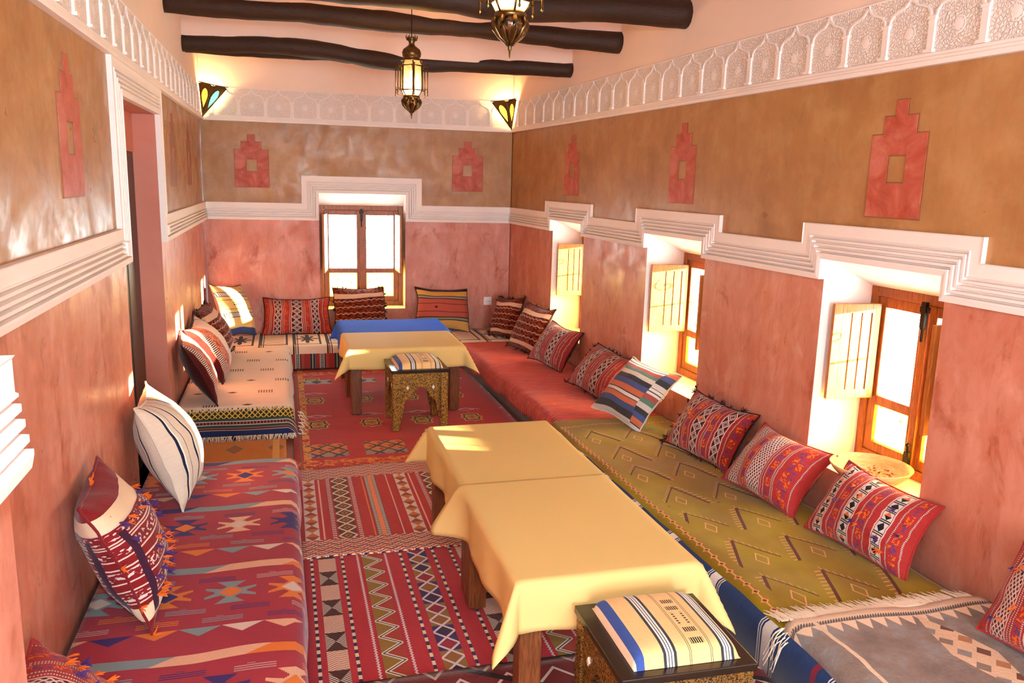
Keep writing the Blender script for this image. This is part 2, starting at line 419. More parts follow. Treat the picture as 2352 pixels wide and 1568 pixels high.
def p_grey(u, v):
    n = noise(comb(u, v), 5, 5, .7)
    c = ramp(n, [(.3, '#6f625c'), (.5, '#887a72'), (.62, '#8e8c8c'), (.75, '#978c84')], False)
    e = 2.12-v
    c = mix(within(e, .02, .022), c, '#d9c2a8'); c = mix(within(e, .045, .010)*lt(fract(u/.01+e*60), .5), c, '#5c4c44')
    z = lt(ab(e-.085), .028)*lt(e-.057, tri(u/.055)*.056); c = mix(z, c, '#e2c6aa')
    w = (u-2.69+(v-1.93)*.05); a = ab(fract(w/.072)-.5)*.072; b = ab(fract((v-1.93)/.072)-.5)*.072
    reg = lt(ab(w)*1.0+ab(v-1.82)*.34, .085)
    c = mix(reg, c, '#d6b89a'); c = mix(reg*lt(a+b, .027), c, pal(floor_(w/.072+.0)+floor_((v-1.93)/.072)*2, ['#6b4030', '#857468', '#a8764e', '#8b8682']))
    c = mix(within(u-2.30-noise(comb(u, v), 8, 2)*.02, 0.0, .008), c, '#d9c2a8'); c = mix(lt(u, 2.10), c, '#d9bfa2')
    return c
fabric('grey_rug', p_grey, 160, .95, .6)
fabric('cream_yarn', f_plain('#d9c0a4', '#eedcc6', 20), 200)

def p_rug1(u, v):
    c = mix(noise(comb(u*.6, v*4), 4, 4), '#9c1518', '#b8241e')
    sx_, sy_ = snap(u, .006), snap(v, .006)
    # orange eight-pointed motifs on a grid
    r1 = fract((sy_-5.02)/.62)*.62; row = floor_((sy_-5.02)/.62); a = (fract((sx_-.69)/.35)-.5)*.35; b = r1-.35
    d8 = mn(ab(a)*.75+ab(b)*.55, mx(ab(a), ab(b)*.72)); c = mix(lt(d8, .062)*gt(v, 5.0), c, '#c88e2c')
    c = mix(within(d8, .046, .006)*gt(v, 5.0), c, '#2c2420'); c = mix(lt(d8, .032)*gt(v, 5.0)*lt(fract((a+b)/.022), .5), c, '#5e4420'); c = mix(lt(d8, .012)*gt(v, 5.0), c, '#a8321c')
    # pale triangles row
    t = (lt(ab(ab(a)*.35+(r1-.56)-.02), .006)+lt(ab(ab(a)*.5+ab(r1-.545)-.03), .004))*lt(ab(a), .10); c = mix(mn(t, 1.0)*gt(v, 5.0)*.8, c, '#c2a8b0')
    # grey lozenge panels in the first row
    pu = fract((sx_-.72)/.355)*.355; pan = within(pu, .17, .128)*within(sy_, 4.83, .125)
    c = mix(pan*lt(v, 4.78), c, '#8d8178'); la = lt(mn(ab(fract((sx_+sy_*.95)/.12)-.5), ab(fract((sx_-sy_*.95)/.12)-.5)), .085)
    c = mix(pan*gt(v, 4.775), c, '#c4702c'); c = mix(pan*la, c, '#2a3038'); c = mix(pan*lt(fract((sx_+sy_)/.12), .3)*lt(fract((sx_-sy_)/.12), .3)*gt(v, 4.78), c, '#a8231c')
    pb = within(pu, .17, .128)*within(sy_, 6.56, .07); c = mix(pb, c, '#9a8f86'); c = mix(pb*lt(ab(fract(sx_/.12)-.5)*.8+ab(sy_-6.56)*5, .3), c, '#3c3a30')
    # border dragons
    bd = noise(comb(sx_*1.6, sy_*2.2), 9, 2, .5, 1.0)
    side = within(sy_, 4.60, .055); c = mix(side*within(bd, .52, .06), c, '#d2781e'); c = mix(within(sy_, 6.86, .05)*within(bd, .5, .06), c, '#d2781e')
    c = mix(within(u, .78, .022)*within(bd, .5, .09), c, '#d08a24'); c = mix(within(u, .745, .004), c, '#7a5a20')
    return c
fabric('rug_far', p_rug1, 200, .95, .5)
def zig(u, v, p, amp, w): return lt(ab(v-tri(u/p)*amp+amp/2), w)
def p_border(u, e):
    c = mix(lt(fract(u/.014+tri(e/.014)*.5), .5), '#a83a22', '#c06a34')
    c = mix(lt(fract((e+tri(u/.075)*.03)/.022), .32), c, '#d8cac0'); c = mix(lt(fract((e+tri(u/.075+.3)*.03)/.044), .15), c, '#3c2a4a')
    return c
def p_rug2(u, v):
    c = mix(noise(comb(u*4, v), 5, 3), '#981c20', '#b42c28')
    x = u-.735; P = .49; r = fract(x/P)*P; sv = snap(v, .004)
    # bow-tie band
    band = within(r, .035, .032); t = tri(v/.085); k = gt(ab(r-.035)/.032, t); c = mix(band, c, mix(k, mix(gt(fract(v/.17), .5), '#b8642a', '#8a3a20'), '#cbb8ae'))
    c = mix(within(r, .088, .004), c, '#d8a090')
    for q in (.135, .255):  # white ticks
        c = mix(within(r, q, .012)*lt(fract((v+ab(r-q)*.8)/.022), .5), c, '#1d1418'); c = mix(within(r, q, .010)*lt(fract((v+ab(r-q)*.8)/.022), .38), c, '#d8ccc4')
    lat = within(r, .195, .042); a = ab(r-.195); dd = a/.042+ab(fract(v/.09)-.5)*2
    c = mix(lat, c, '#5d2a1c'); c = mix(lat*within(dd, 1.0, .17), c, '#d0bda0'); c = mix(lat*lt(dd, .45), c, '#a8762c'); c = mix(lat*lt(dd, .2), c, '#1c2436')
    c = mix(within(r, .36, .030), c, '#201418'); c = mix(within(r, .36, .028)*lt(fract((v+r*.6)/.02), .5)*gt(ab(r-.36), .012), c, '#d8ccc0')
    c = mix(within(r, .36, .011), c, mix(lt(fract(v/.02), .3), '#e2855a', '#c0643c')); c = mix(within(r, .318, .003), c, '#c87a38'); c = mix(within(r, .45, .003), c, '#cfa49a')
    for y0, s in ((4.49, 1), (3.36, -1)):
        e = (y0-v)*s; c = mix(lt(e, .17), c, p_border(u, e))
    return c
fabric('rug_middle', p_rug2, 220, .95, .5)
def p_rug3(u, v):
    c = mix(noise(comb(u*4, v), 5, 3), '#9c222c', '#b4303a')
    x = u-.735; P = .60; r = fract(x/P)*P; sv = snap(v, .003)
    c = mix(within(r, .022, .006), c, mix(lt(fract(v/.045), .5), '#d8c4a4', '#2c2a48')); c = mix(within(r, .150, .006), c, mix(lt(fract(v/.045), .5), '#d8c4a4', '#2c2a48'))
    b = within(r, .085, .036); seg = fract(v/.24); tt = ab(r-.085)/.036; w1 = ab(fract(v/.12)-.5)*2
    c = mix(b, c, mix(lt(seg, .5), '#b8692c', '#4a2a22')); c = mix(b*gt(w1, tt*.9)*lt(fract(v/.012), .62)*lt(seg, .5)*0.0+b*gt(seg, .5)*lt(fract((v+ab(r-.085)*.6)/.012), .55), c, '#d4c4bc')
    c = mix(b*lt(seg, .5)*gt(tt*.9, w1)*lt(fract((v+r)/.012), .55), c, '#cdbcae')
    for q in (.215, .335): c = mix(within(r+tri(v/.016)*.006-.003, q, .004), c, '#cdb8b8')
    z = within(r, .275, .042); zz = ab(r-.275-(tri(v/.11)-.5)*.070)
    c = mix(z, c, mix(gt(r-.275, (tri(v/.11)-.5)*.07), '#8a6a2a', '#9c3a2a')); c = mix(z*lt(zz, .013), c, '#d8ccbc'); c = mix(z*lt(zz, .004), c, '#3a3430')
    for q in (.40, .545): c = mix(within(r, q, .006), c, mix(lt(fract(v/.05), .5), '#dcc8a8', '#3a2c50'))
    l = within(r, .472, .04); dd = ab(r-.472)/.04+ab(fract(v/.085)-.5)*2
    c = mix(l, c, mix(gt(fract(v/.34), .5), '#8a6430', '#3c2a56')); c = mix(l*lt(dd, 1.0), c, pal(floor_(v/.085), ['#8a2434', '#3c2440', '#8c5a2c'])); c = mix(l*within(dd, 1.0, .16), c, '#cdbcc0')
    for y0, s in ((3.44, 1), (2.38, -1)):
        e = (y0-v)*s; c = mix(lt(e, .055), c, mix(lt(fract(u/.05+e*4), .5), '#b8743a', '#d2c2b0')); c = mix(within(e, .05, .006), c, '#1c1a20')
    return c
fabric('rug_near', p_rug3, 220, .95, .5)
def p_rug4(u, v):
    c = mix(noise(comb(u, v), 8, 3), '#5c1216', '#78201e')
    c = mix(lt(ab(fract((v+tri(u/.16)*.09)/.11)-.5), .07), c, '#c2aca0'); c = mix(within(fract((v+u*.6)/.3), .5, .05), c, '#241416')
    return c
fabric('rug_dark', p_rug4, 220, .95, .5)
def p_orange(u, v):
    c = mix(noise(comb(u, v), 6, 4), '#bd6a16', '#d2841f')
    a = ab(fract(u/.24)-.5)*.24; b = ab(v-4.95); d = a+b*.6; c = mix(lt(d, .05), c, '#7a6a40'); c = mix(lt(d, .03), c, '#b0561c'); c = mix(within(u, .60, .02), c, '#d8a04a')
    c = mix(within(v, 4.62, .02), c, '#3a2418')
    return c
fabric('rug_orange', p_orange, 220, .95, .5)
# cushions: u, v run 0..1 over the face
def weave_band(x, y, w, kind='lat', p=.15):
    """woven band; x across the band, y along it"""
    if kind == 'tri':
        d = ab(x)/w; t = fract(y/p); k = ab(t-.5)*2
        c = mix(gt(fract(y/.02), .5)*.3, '#cbbfb6', '#8d7f78'); c = mix(lt(d, k-.25)*gt(t, .5), c, '#181416'); c = mix(lt(d, k-.25)*lt(t, .5), c, mix(lt(fract(y/(p*2)), .5), '#c8602c', '#2a1a1c'))
        return mix(within(k, .16, .09), c, '#1d1718')
    if kind == 'fine':
        c = mix(lt(mn(ab(fract((x+y*.5)/.036)-.5), ab(fract((x-y*.5)/.036)-.5)), .17), '#7c2a28', '#cdbfb6')
        return mix(lt(ab(fract((x+y*.5)/.072)-.5)+ab(fract((x-y*.5)/.072)-.5), .2), c, '#33161a')
    d = ab(x)/w+ab(fract(y/p)-.5)*2; c = mix(lt(fract(y/.022), .5), '#3a1418', '#5a2020')
    c = mix(within(d, 1.0, .15), c, '#cbbdb4'); c = mix(within(d, .55, .09), c, '#cbbdb4'); return mix(lt(d, .26), c, '#9a3428')
def cush_red(base='#8c2420', s=0.0, bands=((.2, .045), (.5, .05), (.8, .045)), flecks=('#d4661c', '#5c3a6e'), kind='lat', lines=(.09, .115, .30, .325, .40, .60, .625, .70, .90), fl=(.35, .655, .95, .04)):
    def f(u, v):
        u = u+noise(comb(u*2, v*4), 3, 2)*.02-.01
        c = mix(noise(comb(u, v*3), 6, 3), base, '#a8342e')
        for q in lines:
            c = mix(within(u, q+s, .0055), c, mix(lt(fract(v/.02), .5), '#c8b2a8', '#7a4a44'))
        for i, q in enumerate(fl):
            on = within(u, q+s, .026)*gt(noise(comb(u*22, v*14), 2, 2), .52); c = mix(on, c, mix(gt(fract(v/.26+i*.3), .5), flecks[0], flecks[1]))
        for i, (q, w) in enumerate(bands):
            c = mix(within(u, q+s, w), c, weave_band(u-q-s, v+i*.07, w, kind)); c = mix(within(ab(u-q-s), w+.010, .005), c, '#c8b6ac')
        return c
    return f
fabric('cushion_red_a', cush_red(), 300)
fabric('cushion_red_b', cush_red('#96282a', .0, ((.17, .055), (.47, .075)), kind='fine', lines=(.07, .26, .285, .36, .58, .61, .70, .72, .93), fl=(.33, .66, .80, .86)), 300)
fabric('cushion_red_c', cush_red('#962628', .0, ((.14, .035), (.42, .045), (.74, .04)), kind='tri', lines=(.05, .235, .33, .53, .62, .84, .95), fl=(.285, .575, .895, .02)), 300)
fabric('cushion_red_d', cush_red('#9c3426', .0, ((.22, .045), (.5, .065), (.78, .045)), ('#d8562a', '#c83a2a')), 300)
fabric('cushion_red_e', cush_red('#84302c', .0, ((.33, .055), (.68, .055)), ('#a8605a', '#8a4a4a'), lines=(.06, .10, .15, .2, .25, .43, .48, .53, .58, .78, .83, .88, .94), fl=(.125, .505, .86)), 300)
def cush_dark(flip=0):
    def f(u, v):
        if flip: v = 1-v
        n = noise(comb(u*5, v*6), 3, 3); c = ramp(n, [(.35, '#40120f'), (.48, '#5e1c14'), (.58, '#9a4014'), (.66, '#3c1a2c')], False)
        for q in (.68, .54, .40, .27): c = mix(lt(ab(v-q-tri(u/.11)*.028), .009), c, '#b8a08c')
        c = mix(within(v, .81, .052), c, '#d8b698'); c = mix(within(v, .13, .042), c, '#d8b698'); c = mix(lt(voronoi(comb(u, v), 14), .06), c, '#e2d2c0')
        return c
    return f
fabric('cushion_dark', cush_dark(), 300); fabric('cushion_dark_flip', cush_dark(1), 300)
def p_cstripe(u, v):
    c = mix(noise(comb(u*3, v*26), 4, 3), '#c9b8a2', '#dccdba'); c = mix(within(u, .62, .075), c, '#c9a274')
    for q in (.10, .28, .50, .76, .93):
        c = mix(within(u, q, .013), c, '#20253a'); c = mix(within(u, q+.017, .006), c, '#f2ece6')
    for q in (.17, .40, .86): c = mix(within(u, q, .003), c, '#4a4a52')
    return c
fabric('cushion_cream_stripe', p_cstripe, 260)
def p_cyellow(u, v):
    c = mix(noise(comb(u, v), 8, 3), '#e2bc6c', '#efd08a')
    for q in (.78, .36):
        c = mix(within(v, q, .045), c, '#e8dccc'); c = mix(within(v, q, .038)*lt(fract(u/.03+v*6), .35), c, '#1f1c1c'); c = mix(within(ab(v-q), .045, .006), c, '#1f1c1c')
    for q in (.66, .48): c = mix(within(v, q, .005), c, '#5a4a38')
    c = mix(within(v, .57, .045)*within(u, .3, .06)*lt(fract(u/.04), .6)*lt(fract(v/.05), .6), c, '#181414'); c = mix(lt(v, .12), c, '#39528c'); c = mix(within(u, .8, .05)*within(v, .9, .05)*lt(fract(u/.03), .5), c, '#181414')
    return c
fabric('cushion_yellow', p_cyellow, 260)
def p_cmulti(u, v):
    edge = gt(u, .84)
    vv = v+edge*.36
    c = ramp(fract(vv), [(0, '#cfc8c0'), (.07, '#22252c'), (.17, '#34487a'), (.26, '#c8663a'), (.34, '#22252c'), (.355, '#ded6ce'), (.40, '#22252c'), (.415, '#c8663a'), (.50, '#3a4a80'), (.58, '#22252c'), (.66, '#cbbfb2'), (.74, '#4f7a6a'), (.81, '#a8463c'), (.88, '#e0d8d0'), (.915, '#22252c'), (.93, '#e0d8d0'), (.975, '#5a5450'), (.985, '#e0d8d0')])
    return mix(noise(comb(u*6, v*40), 3, 2)*.25, c, '#8a8078')
fabric('cushion_multi_stripe', p_cmulti, 260)
def p_cyr(u, v):
    c = ramp(v, [(0, '#d6a45c'), (.20, '#2a221e'), (.22, '#8d8a72'), (.27, '#2a221e'), (.29, '#b85a4a'), (.40, '#7a2c28'), (.415, '#b85a4a'), (.58, '#7a2c28'), (.595, '#b85a4a'), (.70, '#2a221e'), (.72, '#9a8f84'), (.77, '#2a221e'), (.79, '#deaa55'), (.93, '#26222a')])
    return mix(within(v, .5, .03)*lt(ab(u-.35)+ab(v-.5), .035), c, '#6a2424')
fabric('cushion_yellow_red', p_cyr, 260)
def p_cshag(u, v):
    n = noise(comb(u*9, v*3), 4, 3, .6, 1.0)
    c = ramp(n, [(.34, '#8e2c18'), (.48, '#c8562a'), (.56, '#d8b8a0'), (.62, '#a83a20')], False)
    c = mix(within(u, .14, .05), c, mix(lt(fract(v/.03), .5), '#d8ccc0', '#4a2420')); c = mix(lt(u, .08), c, '#4a100e'); c = mix(within(u, .84, .07), c, '#e8d4bc')
    return c
fabric('cushion_shaggy', p_cshag, 220, .95, .7)
def p_cshag2(u, v):
    c = p_cshag(u, v); return mix(within(u, .55, .17), c, '#ecd6c0')
fabric('cushion_shaggy_cream', p_cshag2, 220, .95, .7)
def p_ctuft(u, v):
    c = mix(noise(comb(u*5, v*5), 4, 3), '#6a1418', '#841e22')
    for q, kk in ((.60, 0), (.44, 1), (.28, 2), (.72, 3)):
        on = within(v, q, .030)*gt(noise(comb(u*9+kk, v*16), 3, 2), .56); c = mix(on, c, '#cdbdb2'); c = mix(within(ab(v-q), .05, .005), c, '#d0bcae')
    c = mix(within(v, .83, .055), c, '#dfc6a4'); c = mix(within(v, .14, .05), c, '#dfc6a4'); c = mix(within(u, .10, .03)*gt(v, .1)*lt(v, .72), c, '#3a1a30')
    c = mix(lt(voronoi(comb(u, v), 11), .05), c, '#c8642c')
    return c
fabric('cushion_tufted', p_ctuft, 260)
def p_pad(u, v):
    c = mix(noise(comb(u, v), 8, 3), '#e6bd7e', '#efcb92')
    c = mix(lt(u, .10), c, '#3a559c'); c = mix(lt(u, .025), c, '#e6cdb0')
    for q in (.34, .88):
        c = mix(within(u, q, .062), c, '#3a3a3e')
        for d in (-.026, 0.0, .026): c = mix(within(u, q+d, .0085), c, '#efe9e4')
    for q in (.53, .73): c = mix(within(ab(u-q), .008, .0025), c, '#3a3026')
    for q in (.72, .60, .26, .12):
        c = mix(within(u, .63, .062)*within(v, q, .032)*lt(fract(u/.021+v*2.0), .62), c, '#181412')
    c = mix(within(ab(u-.63), .045, .012)*within(v, .43, .10)*lt(fract(v/.035), .5), c, '#2a2420')
    return c
fabric('stool_pad', p_pad, 300)
for nm, c in (('tuft_orange', '#d8641c'), ('tuft_purple', '#4a2c6a'), ('tuft_dark', '#3a1010')): fabric(nm, f_plain(c, c), 200)
fabric('petals', lambda u, v: '#7a3c34', 200)

# ================================================================== the room
def wall(name, mtx, x0, x1, z0, z1, openings, mats, label, th=TH):
    """openings: (xa, xb, za, zb, material index of reveal, head drop at depth)"""
    mb = MB(); xs = sorted({x0, x1}|{o[i] for o in openings for i in (0, 1)}); zs = sorted({z0, z1}|{o[i] for o in openings for i in (2, 3)})
    def hole(xc, zc): return any(o[0] < xc < o[1] and o[2] < zc < o[3] for o in openings)
    for a, b in zip(xs, xs[1:]):
        for c, d in zip(zs, zs[1:]):
            if hole((a+b)/2, (c+d)/2): continue
            mb.quad((a, 0, c), (b, 0, c), (b, 0, d), (a, 0, d)); mb.quad((b, th, c), (a, th, c), (a, th, d), (b, th, d))
    for a, b, c, d, mi, dep, dz in openings:
        mb.quad((a, 0, d), (a, th, d-dz), (a, th, c), (a, 0, c), mi); mb.quad((b, 0, c), (b, th, c), (b, th, d-dz), (b, 0, d), mi)
        mb.quad((a, 0, c), (a, th, c), (b, th, c), (b, 0, c), mi)
        dd = dz*min(1, 1.0)
        mb.quad((b, 0, d), (b, dep, d-dz), (a, dep, d-dz), (a, 0, d), mi); mb.quad((b, dep, d-dz), (b, th, d-dz), (a, th, d-dz), (a, dep, d-dz), mi)
        mb.quad((a, th, d-dz), (b, th, d-dz), (b, th, d), (a, th, d), 0)
    for q in (((x0, 0, z1), (x1, 0, z1), (x1, th, z1), (x0, th, z1)), ((x0, 0, z0), (x0, th, z0), (x1, th, z0), (x1, 0, z0)), ((x0, 0, z0), (x0, 0, z1), (x0, th, z1), (x0, th, z0)), ((x1, 0, z0), (x1, th, z0), (x1, th, z1), (x1, 0, z1))): mb.quad(*q)
    o = obj(name, mb, mats, None, mtx); tag(o, label, 'wall', kind='structure'); return o
WIN_R = [(6.575, 5.905), (4.85, 4.145), (3.135, 2.46), (.50, -.175), (-1.3, -1.975)]     # world y of right-wall jambs; last two windows added unseen for daylight
ZI = 1.332                                                                             # head of the openings at the room face
op_r = [(rx(a), rx(b), .40, ZI, 1, .27, ZI-1.21) for a, b in WIN_R]
wall_right = wall('wall_right', RIGHT, rx(8.2), rx(-3.2), 0, Z_C, op_r, ['wall_plaster', 'white_plaster'], 'long plaster wall with a row of small deep windows')
op_f = [(.998, 1.793, .41, 1.49, 1, .20, .115)]
wall_far = wall('wall_far', FAR, .002, 2.815, 0, Z_C, op_f, ['wall_plaster', 'white_plaster'], 'end wall with one double window and two stepped motifs')
DY0, DY1, DZ = 3.935, 5.075, 1.95
op_l = [(DY0, DY1, 0.0, DZ, 1, .3, 0.0)]
wall_left = wall('wall_left', LEFT, -3.2, 8.2, 0, Z_C, op_l, ['wall_plaster', 'pink_plaster'], 'long plaster wall with a doorway')
wall_back = wall('wall_back', BACK, -.2, 3.5, 0, Z_C, [(.95, 2.35, 0.0, 2.25, 1, .3, 0.0)], ['wall_plaster', 'white_plaster'], 'wall with an added open doorway that lets in fill daylight', .3)  # unseen doorway added behind the camera as frontal daylight fill
mb = MB(); mb.box(-.4, 3.7, -3.6, 8.3, -.12, 0); tag(obj('floor', mb, 'floor_tile'), 'dark red floor under the rugs', 'floor', kind='structure')
mb = MB(); mb.box(-.4, 3.8, -3.6, 8.3, Z_C, Z_C+.15); ceiling = tag(obj('ceiling', mb, 'ceiling_plaster'), 'pale pink plaster ceiling above dark beams', 'ceiling', kind='structure')
# pier on the left, close to where the photographer stands
mb = MB(); mb.box(-.02, .318, .05, 1.16, 0, Z_C); pier = tag(obj('wall_pier', mb, 'wall_plaster'), 'plaster pier standing out from the door wall', 'wall', kind='structure')

# moulded band, swept along each wall and stepping up over the openings
BH = Z_TT-Z_TB
PROF = [(0, 0), (0, .030), (.018, .034), (.026, .034), (.027, .007), (.031, .007), (.036, .030), (.046, .030), (.048, .006), (.053, .006), (.057, .027), (.067, .027), (.069, .005), (.074, .005), (.078, .024), (.088, .024), (.090, .004), (.096, .004), (.098, .022), (.102, .022), (.104, .018), (.148, .018), (BH, .022), (BH, 0)]
def sweep(name, mtx, path, label, prof=PROF, parent=None):
    mb = MB(); n = len(path); k = len(prof); offs = []
    for i in range(n):
        d0 = Vector(path[i])-Vector(path[i-1]) if i else None; d1 = Vector(path[i+1])-Vector(path[i]) if i < n-1 else None
        n0 = Vector((-d0[1], d0[0])).normalized() if d0 else None; n1 = Vector((-d1[1], d1[0])).normalized() if d1 else None
        if d0 is None: offs.append(n1)
        elif d1 is None: offs.append(n0)
        else: b = n0+n1; offs.append(b*(2/b.dot(b)))
    for p, o in zip(path, offs):
        for w, d in prof: mb.v.append((p[0]+o[0]*w, -d, p[1]+o[1]*w))
    for i in range(n-1):
        for j in range(k-1): mb.face((i*k+j, (i+1)*k+j, (i+1)*k+j+1, i*k+j+1))
    mb.face(range(k)); mb.face(range(n*k-1, n*k-k-1, -1))
    o = obj(name, mb, 'white_plaster', parent, mtx)
    if parent is None: tag(o, label, 'moulding', kind='structure')
    return o
def step_path(x0, x1, ops, z=Z_TB):
    p = [(x0, z)]
    for a, b, zt in sorted(ops): p += [(a, z), (a, zt), (b, zt), (b, z)]
    return p+[(x1, z)]
trim_1 = sweep('trim_1', RIGHT, step_path(rx(7.745), rx(-3.2), [(o[0], o[1], ZI) for o in op_r]), 'white ribbed plaster band stepping up over each small deep window')
trim_2 = sweep('trim_2', FAR, step_path(.0, 2.815, [(.998, 1.793, 1.49)]), 'white ribbed plaster band stepping up over the double window of the end wall')
trim_3 = sweep('trim_3', LEFT, step_path(-3.2, 7.82, [(DY0, DY1, DZ)]), 'white ribbed plaster band framing the doorway')
trim_7 = sweep('trim_7', frame(.318, 0, 0, 1), [(.05, Z_TB), (1.16, Z_TB)], 'white ribbed plaster band ending on the pier')
for y in (3.845, 5.165):       # little carved ends beside the doorway
    mb = MB()
    for k in range(3): mb.box(y-.030+k*.022, y-.014+k*.022, -.036, -.01, Z_TB+.035, Z_TB+.095)
    obj('carved_end', mb, 'white_plaster', trim_3, Matrix.Identity(4), bevel=.004)

# carved stucco frieze: backing field, fillets, one arch per bay
def arch_mesh(p):
    mb = MB()
    mb.box(-.014, .014, -.012, 0, 0, .118); mb.box(-.019, .019, -.016, 0, .118, .130); mb.box(-.021, .021, -.02, 0, 0, .012)
    half = [(.012, .128), (.016, .150), (.032, .168), (.058, .178), (.086, .186), (p/2-.012, .204), (p/2, .226)]
    pts = half+[(p-x, z) for x, z in reversed(half[:-1])]; w = .008
    for (a, b), (c, d) in zip(pts, pts[1:]):
        dx, dz = c-a, d-b; l = math.hypot(dx, dz); nx, nz = -dz/l*w/2, dx/l*w/2
        mb.prism([(a-nx, b-nz), (c-nx, d-nz), (c+nx, d+nz), (a+nx, b+nz)], -.009, 0)
    # flat rosette in the bay
    mb.lathe([(.034, 0), (.032, .0025), (.024, .0015), (.016, .0035), (.004, .003)], 10)
    base = len(mb.v)-50
    for i in range(base, len(mb.v)): x, y, z = mb.v[i]; mb.v[i] = (x+p/2, -z, y+.085)
    return mb.mesh('arch_panel')
def frieze(name, mtx, x0, x1, p, label, off=0.0):
    root = empty(name, mtx); tag(root, label, 'frieze', kind='structure')
    mb = MB(); mb.box(x0, x1, -.006, .002, Z_FF, Z_FT); obj('carved_field', mb, 'carved_stucco', root)
    mb = MB(); mb.box(x0, x1, -.030, .002, Z_FB, Z_FB+.020); mb.box(x0, x1, -.022, .002, Z_FB+.020, Z_FB+.034); mb.box(x0, x1, -.014, .002, Z_FB+.034, Z_FF); mb.box(x0, x1, -.009, .002, Z_FT-.004, Z_FT+.004)
    obj('fillet', mb, 'white_plaster', root, bevel=.003)
    me = arch_mesh(p); me.materials.append(MATS['white_plaster']); x = x0+off
    while x < x1-.06:
        o = obj('arch_panel', me, None, root, TR((x, -.004, Z_FF)))
        x += p
frieze('trim_4', RIGHT, rx(7.745), rx(-3.2), .2345, 'carved white stucco frieze of ogee arches above the row of small windows', .16)
frieze('trim_5', FAR, 0, 2.815, .2275, 'carved white stucco frieze of ogee arches on the end wall', .098)
frieze('trim_6', LEFT, -3.2, 7.82, .2345, 'carved white stucco frieze of ogee arches above the doorway', .1)

# stepped tower motifs, red plaster with a square eye
def motif_mesh():
    mb = MB(); W, H = .145, .455
    def bx(x0, x1, z0, z1):
        mb.box(x0, x1, -.004, .001, z0, z1); mb.box(x0-.005, x1+.005, -.0015, .001, z0-.005, z1+.005, 1)
    bx(-W, -.048, 0, .325); bx(.048, W, 0, .325); bx(-.048, .048, 0, .135); bx(-.048, .048, .245, .325); bx(-.085, .085, .325, .395); bx(-.030, .030, .395, H)
    return mb.mesh('stepped_motif')
mot = motif_mesh(); mot.materials.append(MATS['red_plaster']); mot.materials.append(MATS['brown_relief'])
mot2 = motif_mesh(); mot2.materials.append(MATS['brown_relief']); mot2.materials.append(MATS['red_plaster'])
for par, x, z in ((wall_right, rx(2.775), 1.531), (wall_right, rx(4.465), 1.538), (wall_right, rx(6.20), 1.545), (wall_right, rx(1.05), 1.531), (wall_far, .420, 1.530), (wall_far, 2.385, 1.538), (wall_left, 3.085, 1.545), (wall_left, 5.80, 1.55), (wall_left, 6.72, 1.55)):
    brown = par is wall_left and x > 5
    o = obj('stepped_motif', mot2 if brown else mot, None, par, TR((x, -.001, z))); o['label'] = 'brown stepped tower motif outlined in red' if brown else 'red plaster stepped tower motif with a square eye'

